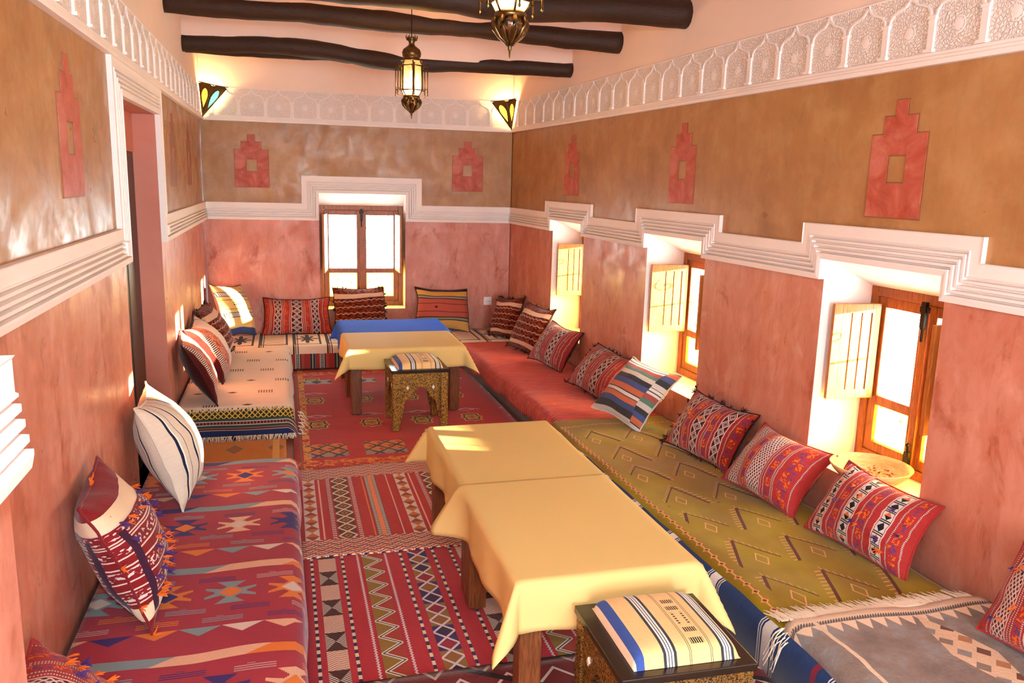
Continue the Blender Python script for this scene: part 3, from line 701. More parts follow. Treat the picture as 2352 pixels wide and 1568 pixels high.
# ------------------------------------------------------------------ windows
def window(name, wf, xa, xb, z0, z1, dep, label, shut=(100, 100)):
    root = empty(name, wf @ TR(((xa+xb)/2, dep, z0))); tag(root, label, 'window', kind='structure')
    hw = (xb-xa)/2; H = z1-z0; ft = .045; fd = .06
    mb = MB(); mb.box(-hw, -hw+ft, 0, fd, 0, H); mb.box(hw-ft, hw, 0, fd, 0, H); mb.box(-hw+ft, hw-ft, 0, fd, H-ft, H); mb.box(-hw+ft, hw-ft, 0, fd, 0, ft)
    obj('window_frame', mb, 'window_wood', root, bevel=.004)
    st, zm = .046, .355*H
    for s in (-1, 1):
        a, b = (-hw+ft, 0) if s < 0 else (0, hw-ft)
        mb = MB(); zb, zt = ft, H-ft
        mb.box(a, a+st, .008, .05, zb, zt); mb.box(b-st, b, .008, .05, zb, zt); mb.box(a+st, b-st, .008, .05, zt-st, zt); mb.box(a+st, b-st, .008, .05, zb, zb+st); mb.box(a+st, b-st, .008, .05, zm-.022, zm+.022)
        if s > 0: mb.box(a-.018, a+.018, -.008, .012, zb, zt)
        c = obj('casement', mb, 'window_wood', root, bevel=.003)
        mb = MB(); mb.box(a+st, b-st, .026, .030, zm+.022, zt-st); obj('pane', mb, 'clear_glass', c)
        mb = MB(); mb.box(a+st, b-st, .026, .030, zb+st, zm-.022); obj('pane', mb, 'amber_glass', c)['label'] = 'amber patterned lower pane'
        # inner shutter, hinged at the outer stile and swung into the room
        sw = b-a-2*st+.035; sh = zt-st-zm-.022+.03; hx = (a+st-.012) if s < 0 else (b-st+.012)
        ang = R(-shut[0]) if s < 0 else R(shut[1])
        sm = TR((hx, -.004, zm+.008)) @ Matrix.Rotation(ang, 4, 'Z')
        mb = MB(); fwd = .042
        def bx(x0, x1, z0_, z1_, y0=-.020, y1=0.0): mb.box(min(x0*-s, x1*-s), max(x0*-s, x1*-s), y0, y1, z0_, z1_)
        bx(0, fwd, 0, sh); bx(sw-fwd, sw, 0, sh); bx(fwd, sw-fwd, 0, fwd); bx(fwd, sw-fwd, sh-fwd, sh)
        so = obj('shutter', mb, 'shutter_wood', root, sm, bevel=.002)
        mb = MB(); mb.box(min(-s*fwd, -s*(sw-fwd)), max(-s*fwd, -s*(sw-fwd)), -.0108, -.0092, fwd, sh-fwd); obj('back_board', mb, 'dark_wood', so)
        n = 3; pw = (sw-2*fwd)/n
        for k in range(n):
            mb = MB(); x0 = fwd+k*pw; mb.box(min(-s*(x0+.0035), -s*(x0+pw-.0035)), max(-s*(x0+.0035), -s*(x0+pw-.0035)), -.017, -.003, fwd, sh-fwd); obj('plank', mb, 'shutter_wood', so)
    mb = MB(); mb.box(-.012, .012, -.026, -.009, H-.14, H-.03); mb.box(-.022, .022, -.022, -.009, H-.075, H-.05); mb.lathe([(.006, 0), (.006, .05), (.012, .055), (.006, .065)], 8, (0, -.02, H-.20)); mb.box(-.014, .014, -.024, -.009, .03, .12); mb.lathe([(.005, 0), (.005, .04), (.012, .05), (.004, .06)], 8, (0, -.02, .10))
    obj('latch', mb, 'iron', root)
    mb = MB()
    n = max(4, int(round(2*hw/.125)))
    for k in range(1, n): x = -hw+2*hw*k/n; mb.tube([(x, .115, .0), (x, .115, H)], .0045, 6)
    for z in (.12*H, .62*H, .93*H): mb.box(-hw, hw, .112, .118, z-.005, z+.005)
    for k in range(n):
        xc = -hw+2*hw*(k+.5)/n; pts = [(xc+.032*t*math.cos(t*7.5), .115, .78*H+.032*t*math.sin(t*7.5)*1.3) for t in [i/14 for i in range(15)]]; mb.tube(pts, .0035, 5)
    obj('grille', mb, 'white_plastic', root); return root  # pale colour imitates glare washing out the iron bars
for i, (a, b) in enumerate(WIN_R):
    window('window_%d' % (i+1), RIGHT, rx(a), rx(b), .40, 1.21, .27, ('deep wooden window beside the stepped motif nearest the end wall', 'deep wooden window above the blue and orange striped cushion', 'deep wooden window with the shallow bowl on its sill', 'added deep wooden window beyond the grey rug, letting sun onto the pier', 'added deep wooden window opposite the pier, letting in more daylight')[i], (96, 92))
window('window_6', FAR, .998, 1.793, .41, 1.375, .20, 'double wooden window in the end wall with amber lower panes', (97, 93))
for i, (a, b) in enumerate(WIN_R):
    p = RIGHT @ Vector(((rx(a)+rx(b))/2, .47, .83)); portal('window_daylight', p, (R(90), 0, R(90)+math.atan(SK)*-1), b-a if b > a else a-b, .80)
portal('window_daylight', FAR @ Vector((1.395, .47, .9)), (R(-90), 0, 0), .8, .98)
portal('added_doorway_fill', (1.65, -3.55, 1.12), (R(90), 0, 0), 1.4, 2.25)  # guides sky light in through the added back doorway

# ------------------------------------------------------------------ door
root = empty('door_1', LEFT @ TR((0, .12, 0))); tag(root, 'dark wooden plank door set back in the doorway', 'door', kind='structure')
n = 6; w = (DY1-DY0)/n
for k in range(n):
    mb = MB(); mb.box(DY0+k*w+.002, DY0+(k+1)*w-.002, .004 if k % 2 else 0, .04, .01, 1.74); obj('plank', mb, 'dark_wood', root, bevel=.004)
mb = MB(); mb.box(DY0, DY1, 0, .1, 1.742, DZ); obj('lintel', mb, 'pink_plaster', root)

# ------------------------------------------------------------------ beams and the plaster ribs they carry
def beam(y_l, z_l, y_r, z_r, rad, seed, label, x0=-.02, rib=True, name='ceiling_beam'):
    x1 = WX(y_r)+.02; rnd = random.Random(seed); ph = [rnd.uniform(0, 6.28) for _ in range(6)]; N = 46; pts = []; rads = []
    for i in range(N+1):
        t = i/N; e = math.sin(math.pi*t)
        z = z_l+(z_r-z_l)*t+e*(.022*math.sin(5*t+ph[0])+.014*math.sin(11*t+ph[1])); y = y_l+(y_r-y_l)*t+e*(.03*math.sin(4*t+ph[2])+.015*math.sin(10*t+ph[3]))
        pts.append((x0+(x1-x0)*t, y, z)); rads.append(rad*(1+.07*math.sin(9*t+ph[4])+.05*math.sin(21*t+ph[5])))
    mb = MB(); mb.tube(pts, rads, 18)
    for i, v in enumerate(mb.v):
        q = Vector(v); d = mnoise.noise(q*7+Vector((seed, 0, 0)))*.008+mnoise.noise(Vector((q.x*3, q.y*40, q.z*40)))*.004; ax = Vector(pts[min(i//18, N)]); r = (q-ax); mb.v[i] = tuple(q+r.normalized()*d)
    o = obj(name, mb, 'beam_wood'); tag(o, label, 'beam', 'dark log beams under the ceiling')
    if rib:
        mb = MB(); n = 1; y0 = y_l; mb.v += [(0.0, y_l-.035, z_l), (x1-.02, y_r-.035, z_r), (x1-.02, y_r+.035, z_r), (0.0, y_l+.035, z_l), (0.0, y_l-.035, Z_C), (x1-.02, y_r-.035, Z_C), (x1-.02, y_r+.035, Z_C), (0.0, y_l+.035, Z_C)]
        for q in ((0, 3, 2, 1), (4, 5, 6, 7), (0, 1, 5, 4), (1, 2, 6, 5), (2, 3, 7, 6), (3, 0, 4, 7)): mb.face(q)
        obj('plaster_rib', mb, 'ceiling_plaster', ceiling)
beam(6.68, 2.568, 6.31, 2.508, .064, 1, 'crooked dark log beam nearest the end wall')
beam(6.86, 2.560, 6.44, 2.520, .034, 5, 'thin dark pole just behind the beam nearest the end wall', rib=False)
beam(5.74, 2.668, 5.44, 2.588, .066, 2, 'dark log beam second from the end wall')
beam(4.60, 2.590, 4.54, 2.610, .078, 3, 'thick dark log beam third from the end wall')
beam(3.55, 2.62, 3.50, 2.63, .065, 4, 'dark log beam fourth from the end wall')
for k in range(6): beam(2.45-k*1.05, 2.63, 2.42-k*1.05, 2.63, .065, 8+k, 'dark log beam in the part of the room by the pier')

# ------------------------------------------------------------------ lanterns
def lantern(loc, label, ztop):
    root = empty('hanging_lantern', TR(loc)); tag(root, label, 'lantern', 'brass lanterns hanging from the ceiling')
    n = 6; R0, R1 = .066, .102; zb, zt = .150, .290
    def P(r, k, z): t = 2*math.pi*(k+.5)/n; return (r*math.cos(t), r*math.sin(t), z)
    mb = MB(); mb.tube([(0, 0, .44), (0, 0, ztop-loc[2])], .0028, 6); mb.lathe([(.03, 0), (.02, .02), (.006, .03)], 10, (0, 0, ztop-loc[2]-.03)); obj('cord', mb, 'iron', root)
    mb = MB(); mb.lathe([(.066, .318), (.050, .330), (.048, .338), (.055, .345), (.058, .365), (.050, .385), (.030, .400), (.020, .408), (.016, .42), (.026, .44), (.030, .452), (.022, .452), (.006, .44)], 18); obj('cap', mb, 'aged_brass', root)
    mb = MB()
    for k in range(6): t = 2*math.pi*k/6; mb.tube([(.026*math.cos(t), .026*math.sin(t), .435), (.034*math.cos(t), .034*math.sin(t), .455), (.030*math.cos(t), .030*math.sin(t), .470)], [.006, .004, .001], 5)
    obj('crown', mb, 'aged_brass', root)
    mb = MB()
    for k in range(n):
        mb.tube([P(R0, k, zb), P(R0, k, zt)], .0065, 6); mb.tube([P(R0, k, zb), P(R0, k+1, zb)], .004, 6); mb.tube([P(R0, k, zt), P(R0, k+1, zt)], .004, 6)
        mb.tube([P(R0, k, zt), P(.052, k, .325)], .004, 6); mb.tube([P(R0, k, zb), P(.046, k, .118)], .004, 6); mb.tube([P(.046, k, .118), P(.046, k+1, .118)], .004, 6); mb.tube([P(.052, k, .325), P(.052, k+1, .325)], .004, 6)
    obj('body_frame', mb, 'aged_brass', root)
    mb0 = None
    for k in range(n):
        mb = MB(); mb.tube([P(R1, k, zb-.020), P(R1, k, zt+.012)], [.0035, .0035], 6); mb.tube([P(R0, k, zb+.004), P(R1, k, zb+.004)], .0028, 5); mb.tube([P(R0, k, zt-.006), P(R1, k, zt-.006)], .0028, 5); mb.lathe([(.001, -.014), (.005, -.006), (.002, .002)], 6, P(R1, k, zb-.022)); obj('side_rod', mb, 'aged_brass', root)
        mb = MB(); mb.quad(P(R0-.001, k, zb), P(R0-.001, k+1, zb), P(R0-.001, k+1, zt), P(R0-.001, k, zt)); obj('pane', mb, 'lantern_glass', root)
        mb = MB(); mb.quad(P(.046, k, .118), P(.046, k+1, .118), P(R0-.001, k+1, zb), P(R0-.001, k, zb)); obj('pane', mb, 'lantern_glass', root)
        mb = MB(); mb.quad(P(R0-.001, k, zt), P(R0-.001, k+1, zt), P(.052, k+1, .325), P(.052, k, .325)); obj('pane', mb, 'lantern_glass', root)
    # pierced drop: eight ribs over a glowing core, finial below
    mb = MB(); mb.lathe([(.048, .120), (.052, .112), (.050, .104), (.046, .100)], 18)
    for k in range(8):
        t = 2*math.pi*k/8; pts = [(r*math.cos(t), r*math.sin(t), z) for r, z in ((.047, .102), (.054, .085), (.050, .066), (.034, .045), (.016, .030), (.008, .020))]; mb.tube(pts, [.009, .010, .010, .008, .006, .005], 6)
    mb.lathe([(.014, .030), (.010, .020), (.006, .012), (.007, .008), (.004, .004), (.0015, -.018)], 10); obj('drop', mb, 'aged_brass', root)
    mb = MB(); mb.lathe([(.044, .102), (.048, .085), (.044, .066), (.028, .046), (.010, .030)], 16); obj('drop_glass', mb, 'lantern_glass', root)
    mb = MB(); mb.lathe([(.004, .150), (.016, .165), (.024, .190), (.022, .215), (.012, .235), (.010, .262)], 12); obj('bulb', mb, 'lit_bulb', root)
    lamp('lantern_light', 'POINT', Vector(loc)+Vector((0, 0, .135)), 13.0, (1, .74, .42), shadow_soft_size=.03)
    return root
lantern((1.446, 5.10, 2.010), 'pierced brass lantern with lit glass panes hanging near the end wall', Z_C)
lantern((1.385, 2.62, 2.035), 'pierced brass lantern with lit glass panes hanging over the yellow tables beside the olive blanket', Z_C)

# corner sconces
def sconce(loc, pts, cols, label):
    """pts: left, front, right top corners and the bottom apex, relative to loc"""
    root = empty('corner_sconce', TR(loc)); tag(root, label, 'wall lamp', 'triangular corner lamps')
    for (a, b), gc in zip(((0, 1), (1, 2)), cols):
        A, B, C = Vector(pts[a]), Vector(pts[b]), Vector(pts[3]); nrm = (B-A).cross(C-A).normalized(); N = 24
        def tp(s, t): return A+(B-A)*s+(C-A)*t
        outer, inner = [], []
        cen = A*.36+B*.36+C*.28
        for k in range(N):
            th = 2*math.pi*k/N; rr = 1.0
            s = math.sin(th); tear = tp(.36+.155*math.cos(th)*(1-.0*s), .0)
            # tear shape in (along top, down) space
            dn = .36-.21*math.cos(th) if math.cos(th) > 0 else .36-.34*math.cos(th); wd = .20*math.sin(th)*(1 if math.cos(th) > 0 else (1+math.cos(th))**.6)
            mid = A.lerp(B, .5).lerp(C, dn); inner.append(mid+(B-A)*wd*(1 if True else 0))
            # matching outer point: radial projection on the triangle
            d = inner[-1]-cen; best = 9
            for P0, P1 in ((A, B), (B, C), (C, A)):
                e = P1-P0; den = d.cross(e).dot(nrm)
                if abs(den) < 1e-9: continue
                tt = (P0-cen).cross(e).dot(nrm)/den; uu = (P0-cen).cross(d).dot(nrm)/den
                if tt > 0 and -1e-6 <= uu <= 1+1e-6: best = min(best, tt)
            outer.append(cen+d*best)
        mb = MB(); mb.v += [tuple(p) for p in outer+inner]
        for k in range(N): j = (k+1) % N; mb.face((k, j, N+j, N+k))
        obj('metal_face', mb, 'aged_brass', root, solid=.003)
        mb = MB(); mb.v += [tuple(p-nrm*.001) for p in inner]; mb.face(range(N)); obj('glass_eye', mb, gc, root)
    mb = MB(); mb.tube([pts[0], pts[1], pts[2]], .004, 6); mb.tube([pts[1], pts[3]], .004, 6); obj('rim', mb, 'aged_brass', root)
    c = (Vector(pts[0])+Vector(pts[1])+Vector(pts[2]))/3*.55
    mb = MB(); mb.lathe([(.004, -.02), (.014, -.008), (.016, .008), (.008, .02)], 10, (c.x, c.y, .16)); obj('bulb', mb, 'lit_bulb', root)
    lamp('sconce_light', 'POINT', Vector(loc)+Vector((c.x, c.y, .21)), 6.0, (1, .62, .24), shadow_soft_size=.02)
sconce((.01, FY(0)-.01, 2.118), [(.005, -.16, .285), (.125, -.155, .262), (.235, -.03, .258), (.012, -.022, 0)], ('orange_lamp_glass', 'green_lamp_glass'), 'triangular metal corner lamp with a green glass eye')
sconce((WX(7.74)-.01, FY(2.8)-.01, 2.118), [(-.225, -.03, .255), (-.10, -.14, .262), (-.004, -.15, .285), (-.012, -.022, 0)], ('yellow_lamp_glass', 'orange_lamp_glass'), 'triangular metal corner lamp with a yellow glass eye')

# socket on the end wall
root = empty('wall_socket', FAR @ TR((2.606, 0, .476))); tag(root, 'white double power socket on the pink end wall', 'socket')
mb = MB(); mb.box(-.040, .040, -.010, .0, -.040, .040); obj('plate', mb, 'white_plastic', root, bevel=.003)
for x in (-.012, .012):
    mb = MB(); mb.lathe([(.0035, 0), (.0035, .002)], 8); me = obj('socket_hole', mb, 'black_lacquer', root, Matrix.Rotation(R(90), 4, 'X')); me.location = (x, -.0095, 0)

# ================================================================== floor textiles
def rug(name, x0, x1, y0, y1, z, mat, label, wav=.01, nx=30, ny=30, th=.008):
    mb = MB()
    def fn(i, j):
        x = x0+(x1-x0)*i; y = y0+(y1-y0)*j; w = wav*mnoise.noise(Vector((x*2.3, y*2.3, z*50)))
        edge = wav*1.2*mnoise.noise(Vector((x*3, j*4, 7+z)))*(1 if j in (0, 1) else 0)
        return (x, y+w+edge, z+th/2+.0012*(1+mnoise.noise(Vector((x*5, y*5, z*20))))), (x, y)
    mb.grid(nx, ny, fn)
    return tag(obj(name, mb, mat, solid=th*.8), label, 'rug')
rug('rug', .705, 2.20, 4.40, 7.02, .0, 'rug_far', 'red flat-woven rug with orange star motifs under the blue-clothed table', .006)
rug('rug', .705, 2.21, 3.36, 4.50, .010, 'rug_middle', 'red striped rug with zigzag end borders between the two pairs of tables', .02)
rug('rug', .705, 2.22, 2.37, 3.45, .002, 'rug_near', 'crimson striped rug with dotted lines under the yellow tables beside the olive blanket', .008)
rug('rug', .705, 2.24, 1.05, 2.42, .018-.016+.010, 'rug_dark', 'dark red rug under the brass-inlaid stool beside the olive blanket', .012)
rug('rug', .02, .66, 4.24, 5.13, .0, 'rug_orange', 'orange rug on the floor before the doorway', .004)

# ================================================================== mattresses and throws
def rbox(x0, x1, y0, y1, z0, z1, r=.04, n=4):
    mb = MB(); mb.box(x0, x1, y0, y1, z0, z1); return mb
def mattress(x0, x1, y0, y1, z1, mat, label, skew=0.0, group='floor mattresses along the walls', z0=.0):
    mb = MB(); L = []
    nx, ny, nz = 10, max(6, int((y1-y0)/.12)), 4; r = .045
    def bend(x, y, z):
        X = x+skew*(y-y0); Y = y
        dz = .006*mnoise.noise(Vector((x*4, y*4, 3)))
        return (X, Y, z+dz*(z-z0)/(z1-z0))
    def prof(n, a, b): return [a+(b-a)*i/n for i in range(n+1)]
    bm = bmesh.new(); bmesh.ops.create_cube(bm, size=1)
    for v in bm.verts: v.co = ((x0+x1)/2+v.co.x*(x1-x0), (y0+y1)/2+v.co.y*(y1-y0), (z0+z1)/2+v.co.z*(z1-z0))
    bmesh.ops.bevel(bm, geom=[e for e in bm.edges if max(e.verts[0].co.z, e.verts[1].co.z) > z0+.01], offset=r, segments=4, affect='EDGES', profile=.6)
    me = bpy.data.meshes.new('mattress'); uvl = bm.loops.layers.uv.new('UVMap')
    for f in bm.faces:
        f.smooth = True
        for l in f.loops:
            c = l.vert.co; l[uvl].uv = (c.x+(z1-c.z), c.y)
    for v in bm.verts: v.co = bend(*v.co)
    bm.to_mesh(me); bm.free(); me.materials.append(MATS[mat])
    o = bpy.data.objects.new('mattress', me); COL.objects.link(o); return tag(o, label, 'mattress', group)
def cloth(name, cx, cy, hx, hy, over, ztop, mat, label, cat='blanket', group=None, flare=.35, rad=.03, amp=.012, wave=14, skew=0.0, res=.03, zmin=.012, wr=.004, uvo=None, seed=0, rot=0.0, th=.004, flap=None):
    """cloth laid over a box top; over = overhang (x-, x+, y-, y+); uv = unrolled position"""
    ex0, ex1, ey0, ey1 = over; nx = max(8, int((2*hx+ex0+ex1)/res)); ny = max(8, int((2*hy+ey0+ey1)/res)); mb = MB()
    # put grid lines on the folds
    def line(h, e0, e1, n): 
        a = [-h-e0+(2*h+e0+e1)*i/n for i in range(n+1)]; return a
    def arc(d):
        if d < rad*1.571: t = d/rad; return rad*math.sin(t), rad*(1-math.cos(t))
        return rad, rad+d-rad*1.571
    def fn(i, j):
        x = -hx-ex0+(2*hx+ex0+ex1)*i; y = -hy-ey0+(2*hy+ey0+ey1)*j
        ox = max(0, abs(x)-(hx-rad)) if (x < 0 and ex0 > 0) or (x > 0 and ex1 > 0) else 0
        oy = max(0, abs(y)-(hy-rad)) if (y < 0 and ey0 > 0) or (y > 0 and ey1 > 0) else 0
        sx = 1 if x > 0 else -1; sy = 1 if y > 0 else -1
        bx = min(abs(x), hx-rad)*sx if ox > 0 else x; by = min(abs(y), hy-rad)*sy if oy > 0 else y
        X, Y, Z = bx, by, 0.0
        if ox > 0 or oy > 0:
            rho = math.hypot(ox, oy); ph = math.atan2(oy, ox); out, dr = arc(rho)
            tt = (by if ox > oy else bx)*wave+seed*1.7
            rip = amp*(math.sin(tt)+.5*math.sin(tt*1.9+1))*min(1, dr/.12)*(1-abs(math.sin(2*ph)))
            out += rip+dr*.05+flare*rho*math.sin(2*ph)**2*.55; dr *= (1-.10*math.sin(2*ph))
            X += sx*out*math.cos(ph); Y += sy*out*math.sin(ph); Z = -dr
        Z += wr*mnoise.noise(Vector((x*5+seed, y*5, 1)))*(1 if Z > -.01 else .2)+wr
        if flap and x < 0 and ox > 0:
            k = max(0, 1-abs((hy+ey1 if flap[0] > 0 else -hy-ey0)-y)/flap[1])**1.6; X -= flap[2]*k*min(1, ox/.14); Z -= .03*k*min(1, ox/.14)
        X += skew*Y
        if rot: X, Y = X*math.cos(rot)-Y*math.sin(rot), X*math.sin(rot)+Y*math.cos(rot)
        z = max(zmin, ztop+Z)
        u0, v0 = uvo if uvo else (cx, cy)
        return (cx+X, cy+Y, z), (u0+x, v0+y)
    mb.grid(nx, ny, fn)
    o = obj(name, mb, mat, solid=th); return tag(o, label, cat, group)
def fringe(parent, pts, length, mat='cream_yarn', seed=1, name='fringe', out=(0, -1, 0), drop=.6, n=3, zf=.006):
    rnd = random.Random(seed); mb = MB()
    for (x, y, z) in pts:
        for _ in range(n):
            a = Vector((x+rnd.uniform(-.012, .012), y, z)); d = Vector(out)*length*rnd.uniform(.6, 1.1)+Vector((rnd.uniform(-.018, .018), rnd.uniform(-.012, .012), 0))
            b = a+d*.5+Vector((0, 0, -length*drop*.25)); c = a+d+Vector((0, 0, -length*drop)); b.z = max(b.z, zf); c.z = max(c.z, zf)
            mb.tube([a, b, c], [.0022, .002, .001], 4, smooth=False)
    o = obj(name, mb, mat, parent); o['kind'] = 'stuff'; return o

MT = .195
mattress(.005, .70, 1.17, 4.21, MT, 'ticking', 'long mattress under the red star-patterned kilim')
cloth('kilim_throw', .365, 2.695, .345, 1.515, (0, .17, 0, .10), MT+.004, 'kilim_red', 'red kilim with star and zigzag motifs draped over a mattress', 'blanket', wave=6, amp=.006, res=.028, rad=.045)
mattress(.005, .69, 5.225, 7.02, MT, 'ticking', 'mattress under the beige blanket with a striped fringed end')
bl = cloth('beige_blanket', .36, 6.12, .345, .94, (0, .16, .26, 0), MT+.004, 'beige_blanket', 'beige blanket with small dark motifs and a blue striped fringed end', 'blanket', wave=9, amp=.008, res=.025, flare=.3, rad=.045)
fringe(bl, [(.02+.70*i/60, 5.135, .035) for i in range(61)], .05, out=(0, -.6, 0), drop=.5)
fringe(bl, [(.02+.68*i/60, 5.20, MT+.006) for i in range(61)], .04, seed=3, out=(0, -.7, 0), drop=.35)
fringe(bl, [(.745, 5.15+.03*i/6, .17-.025*i) for i in range(7)], .05, seed=4, out=(.7, -.2, 0), drop=.6)
mattress(.005, 2.79, 7.06, 7.74, MT, 'ticking', 'mattress along the end wall under the window')
cloth('far_blanket', 1.395, 7.385, 1.385, .330, (0, 0, .20, 0), MT+.004, 'far_blanket', 'cream blanket with black framed motifs and a striped front edge', 'blanket', wave=7, amp=.004, rad=.04, skew=0, res=.03)
ysk = SK
mattress(2.275, 2.915, 4.50, 7.02, MT, 'black_white_weave', 'mattress with a black and white woven side under the red ribbed blanket', ysk)
cloth('red_blanket', 2.552, 5.76, .345, 1.26, (.11, 0, 0, 0), MT+.004, 'red_blanket', 'red ribbed blanket over the mattress beside the blue-clothed table', 'blanket', wave=11, amp=.010, rad=.05, skew=ysk, res=.028, wr=.006)
mattress(2.238, 2.985, .3, 4.46, MT-.004, 'blue_white_stripe', 'navy mattress with white stripe bands beneath the olive blanket', ysk*.3)
ob = cloth('olive_blanket', 2.600, 3.27, .368, 1.25, (.030, 0, 0, 0), MT+.004, 'olive_blanket', 'olive green blanket with brown embroidered motifs and diamond border', 'blanket', wave=13, amp=.012, rad=.03, skew=ysk*.3, res=.026, wr=.010, seed=2)
gr = cloth('shag_rug', 2.615, 1.32, .385, .80, (.06, 0, 0, 0), MT+.020, 'grey_rug', 'grey pile rug with cream zigzag edge and lozenges thrown over the mattress end', 'rug', wave=8, amp=.008, rad=.03, skew=0, res=.028, wr=.012, th=.014, rot=-.03)
fringe(gr, [(2.235+.76*i/110, 2.128-.022*i/110, MT+.034) for i in range(111)], .085, seed=9, out=(-.1, 1, 0), drop=.12, n=4)
fringe(gr, [(2.225, 2.11-.012*i, MT+.02-.01*i) for i in range(4)], .11, seed=10, out=(-.5, .1, 0), drop=.9, n=3)

# ================================================================== tables
def table(x0, x1, y0, y1, label, zt=.482):
    root = empty('low_table', TR(((x0+x1)/2, (y0+y1)/2, 0))); tag(root, label, 'table', 'low wooden tables')
    hx, hy = (x1-x0)/2, (y1-y0)/2
    mb = MB(); mb.box(-hx, hx, -hy, hy, zt-.03, zt); obj('tabletop', mb, 'leg_wood', root, bevel=.005)
    for sx in (-1, 1):
        for sy in (-1, 1):
            a, b = sorted((sx*(hx-.012), sx*(hx-.082))); c, d = sorted((sy*(hy-.012), sy*(hy-.082)))
            mb = MB(); mb.box(a, b, c, d, .016, zt-.03); obj('leg', mb, 'leg_wood', root, bevel=.005)
    for s in (-1, 1):
        mb = MB(); mb.box(-hx+.082, hx-.082, s*(hy-.045)-.012, s*(hy-.045)+.012, zt-.10, zt-.03); obj('apron', mb, 'leg_wood', root)
        mb = MB(); mb.box(s*(hx-.045)-.012, s*(hx-.045)+.012, -hy+.082, hy-.082, zt-.10, zt-.03); obj('apron', mb, 'leg_wood', root)
    return root
table(1.312, 1.885, 2.10, 2.88, 'low wooden table under the shaded yellow cloth, touching the stool by the olive blanket')
table(1.318, 1.892, 2.89, 3.665, 'low wooden table under the yellow cloth streaked with sunlight beside the olive blanket')
table(1.09, 1.875, 5.53, 6.10, 'low wooden table under the yellow cloth that overlaps the blue cloth')
table(1.09, 1.895, 6.115, 6.70, 'low wooden table under the blue cloth')
TZ = .4845
cloth('tablecloth', 1.6085, 3.262, .300, .412, (.17, .15, 0, .13), TZ, 'yellow_cloth', 'yellow tablecloth streaked with sunlight beside the olive blanket', 'tablecloth', 'yellow tablecloths', flare=.95, rad=.012, amp=.010, res=.018, wr=.0012, seed=3, th=.002)
cloth('tablecloth', 1.600, 2.488, .302, .402, (.16, .15, .155, 0), TZ+.004, 'yellow_cloth', 'shaded yellow tablecloth hanging against the stool by the olive blanket', 'tablecloth', 'yellow tablecloths', flare=.85, rad=.012, amp=.008, res=.018, wr=.0012, seed=1, th=.002, flap=(1, .16, .09))
cloth('tablecloth', 1.4975, 6.41, .418, .315, (.15, .14, 0, .12), TZ, 'blue_cloth', 'blue tablecloth on the table nearest the end wall', 'tablecloth', flare=.7, rad=.012, amp=.008, res=.02, wr=.001, seed=5, th=.002)
cloth('tablecloth', 1.485, 5.81, .412, .300, (.15, .14, .14, 0), TZ+.004, 'yellow_cloth', 'yellow tablecloth overlapping the blue one', 'tablecloth', 'yellow tablecloths', flare=.95, rad=.012, amp=.008, res=.02, wr=.001, seed=6, th=.002)

# ================================================================== stools
def stool(cx, cy, rot, label, z0=.014):
    root = empty('inlaid_stool', TR((cx, cy, z0)) @ Matrix.Rotation(rot, 4, 'Z')); tag(root, label, 'stool', 'brass inlaid stools with striped pads')
    h, H, pw = .183, .405, .048
    for sx in (-1, 1):
        for sy in (-1, 1):
            a, b = sorted((sx*h, sx*(h-pw))); c, d = sorted((sy*h, sy*(h-pw))); mb = MB(); mb.box(a, b, c, d, 0, H-.022); obj('leg', mb, 'brass_inlay', root, bevel=.003)
    half = [(.106, .0), (.106, .165), (.100, .195), (.088, .212), (.074, .215), (.066, .228), (.056, .248), (.040, .262), (.030, .280), (.014, .288), (0, .292)]
    a = h-pw
    for k in range(4):
        # left and right halves as strips above the lobed opening
        mb = MB(); z1 = H-.022
        for s in (-1, 1):
            for (x0, za), (x1, zb) in zip(half[1:], half[2:]):
                poly = [(s*x0, za), (s*x1, zb), (s*x1, z1), (s*x0, z1)]
                mb.prism(poly if s < 0 else poly[::-1], -h+.008, -h+.022)
            poly = [(s*a, .165), (s*half[1][0], .165), (s*half[1][0], z1), (s*a, z1)]; mb.prism(poly if s < 0 else poly[::-1], -h+.008, -h+.022)
            poly = [(s*a, .04), (s*.118, .10), (s*half[1][0], .165), (s*a, .165)]; mb.prism(poly if s < 0 else poly[::-1], -h+.008, -h+.022)
        p = obj('arched_side', mb, 'brass_inlay', root, Matrix.Rotation(k*math.pi/2, 4, 'Z'))
        for s in (-1, 1):
            mb = MB(); mb.prism([(s*.085-.010, .285), (s*.085, .272), (s*.085+.010, .285), (s*.085, .300)], -h+.004, -h+.010); obj('bone_lozenge', mb, 'white_plastic', p)
    mb = MB(); mb.box(-h-.006, h+.006, -h-.006, h+.006, H-.022, H); obj('top_board', mb, 'black_lacquer', root, bevel=.003)
    mb = MB()
    def fn(i, j):
        x, y = i*2-1, j*2-1; e = max(0, (1-abs(x)**6)*(1-abs(y)**6)); z = .045*e**.35+.006*(1-x*x)*(1-y*y)
        return (x*.150+.004, y*.160, H+.001+z), (i, j)
    mb.grid(28, 28, fn); o = obj('seat_pad', mb, 'stool_pad', root); o['label'] = 'cream pad with navy stripes and black woven marks'
    return root
stool(1.655, 1.862, R(-1.5), 'brass inlaid wooden stool with a striped pad beside the olive blanket')
stool(1.512, 5.305, R(1), 'brass inlaid wooden stool with a striped pad at the tables with the blue cloth')

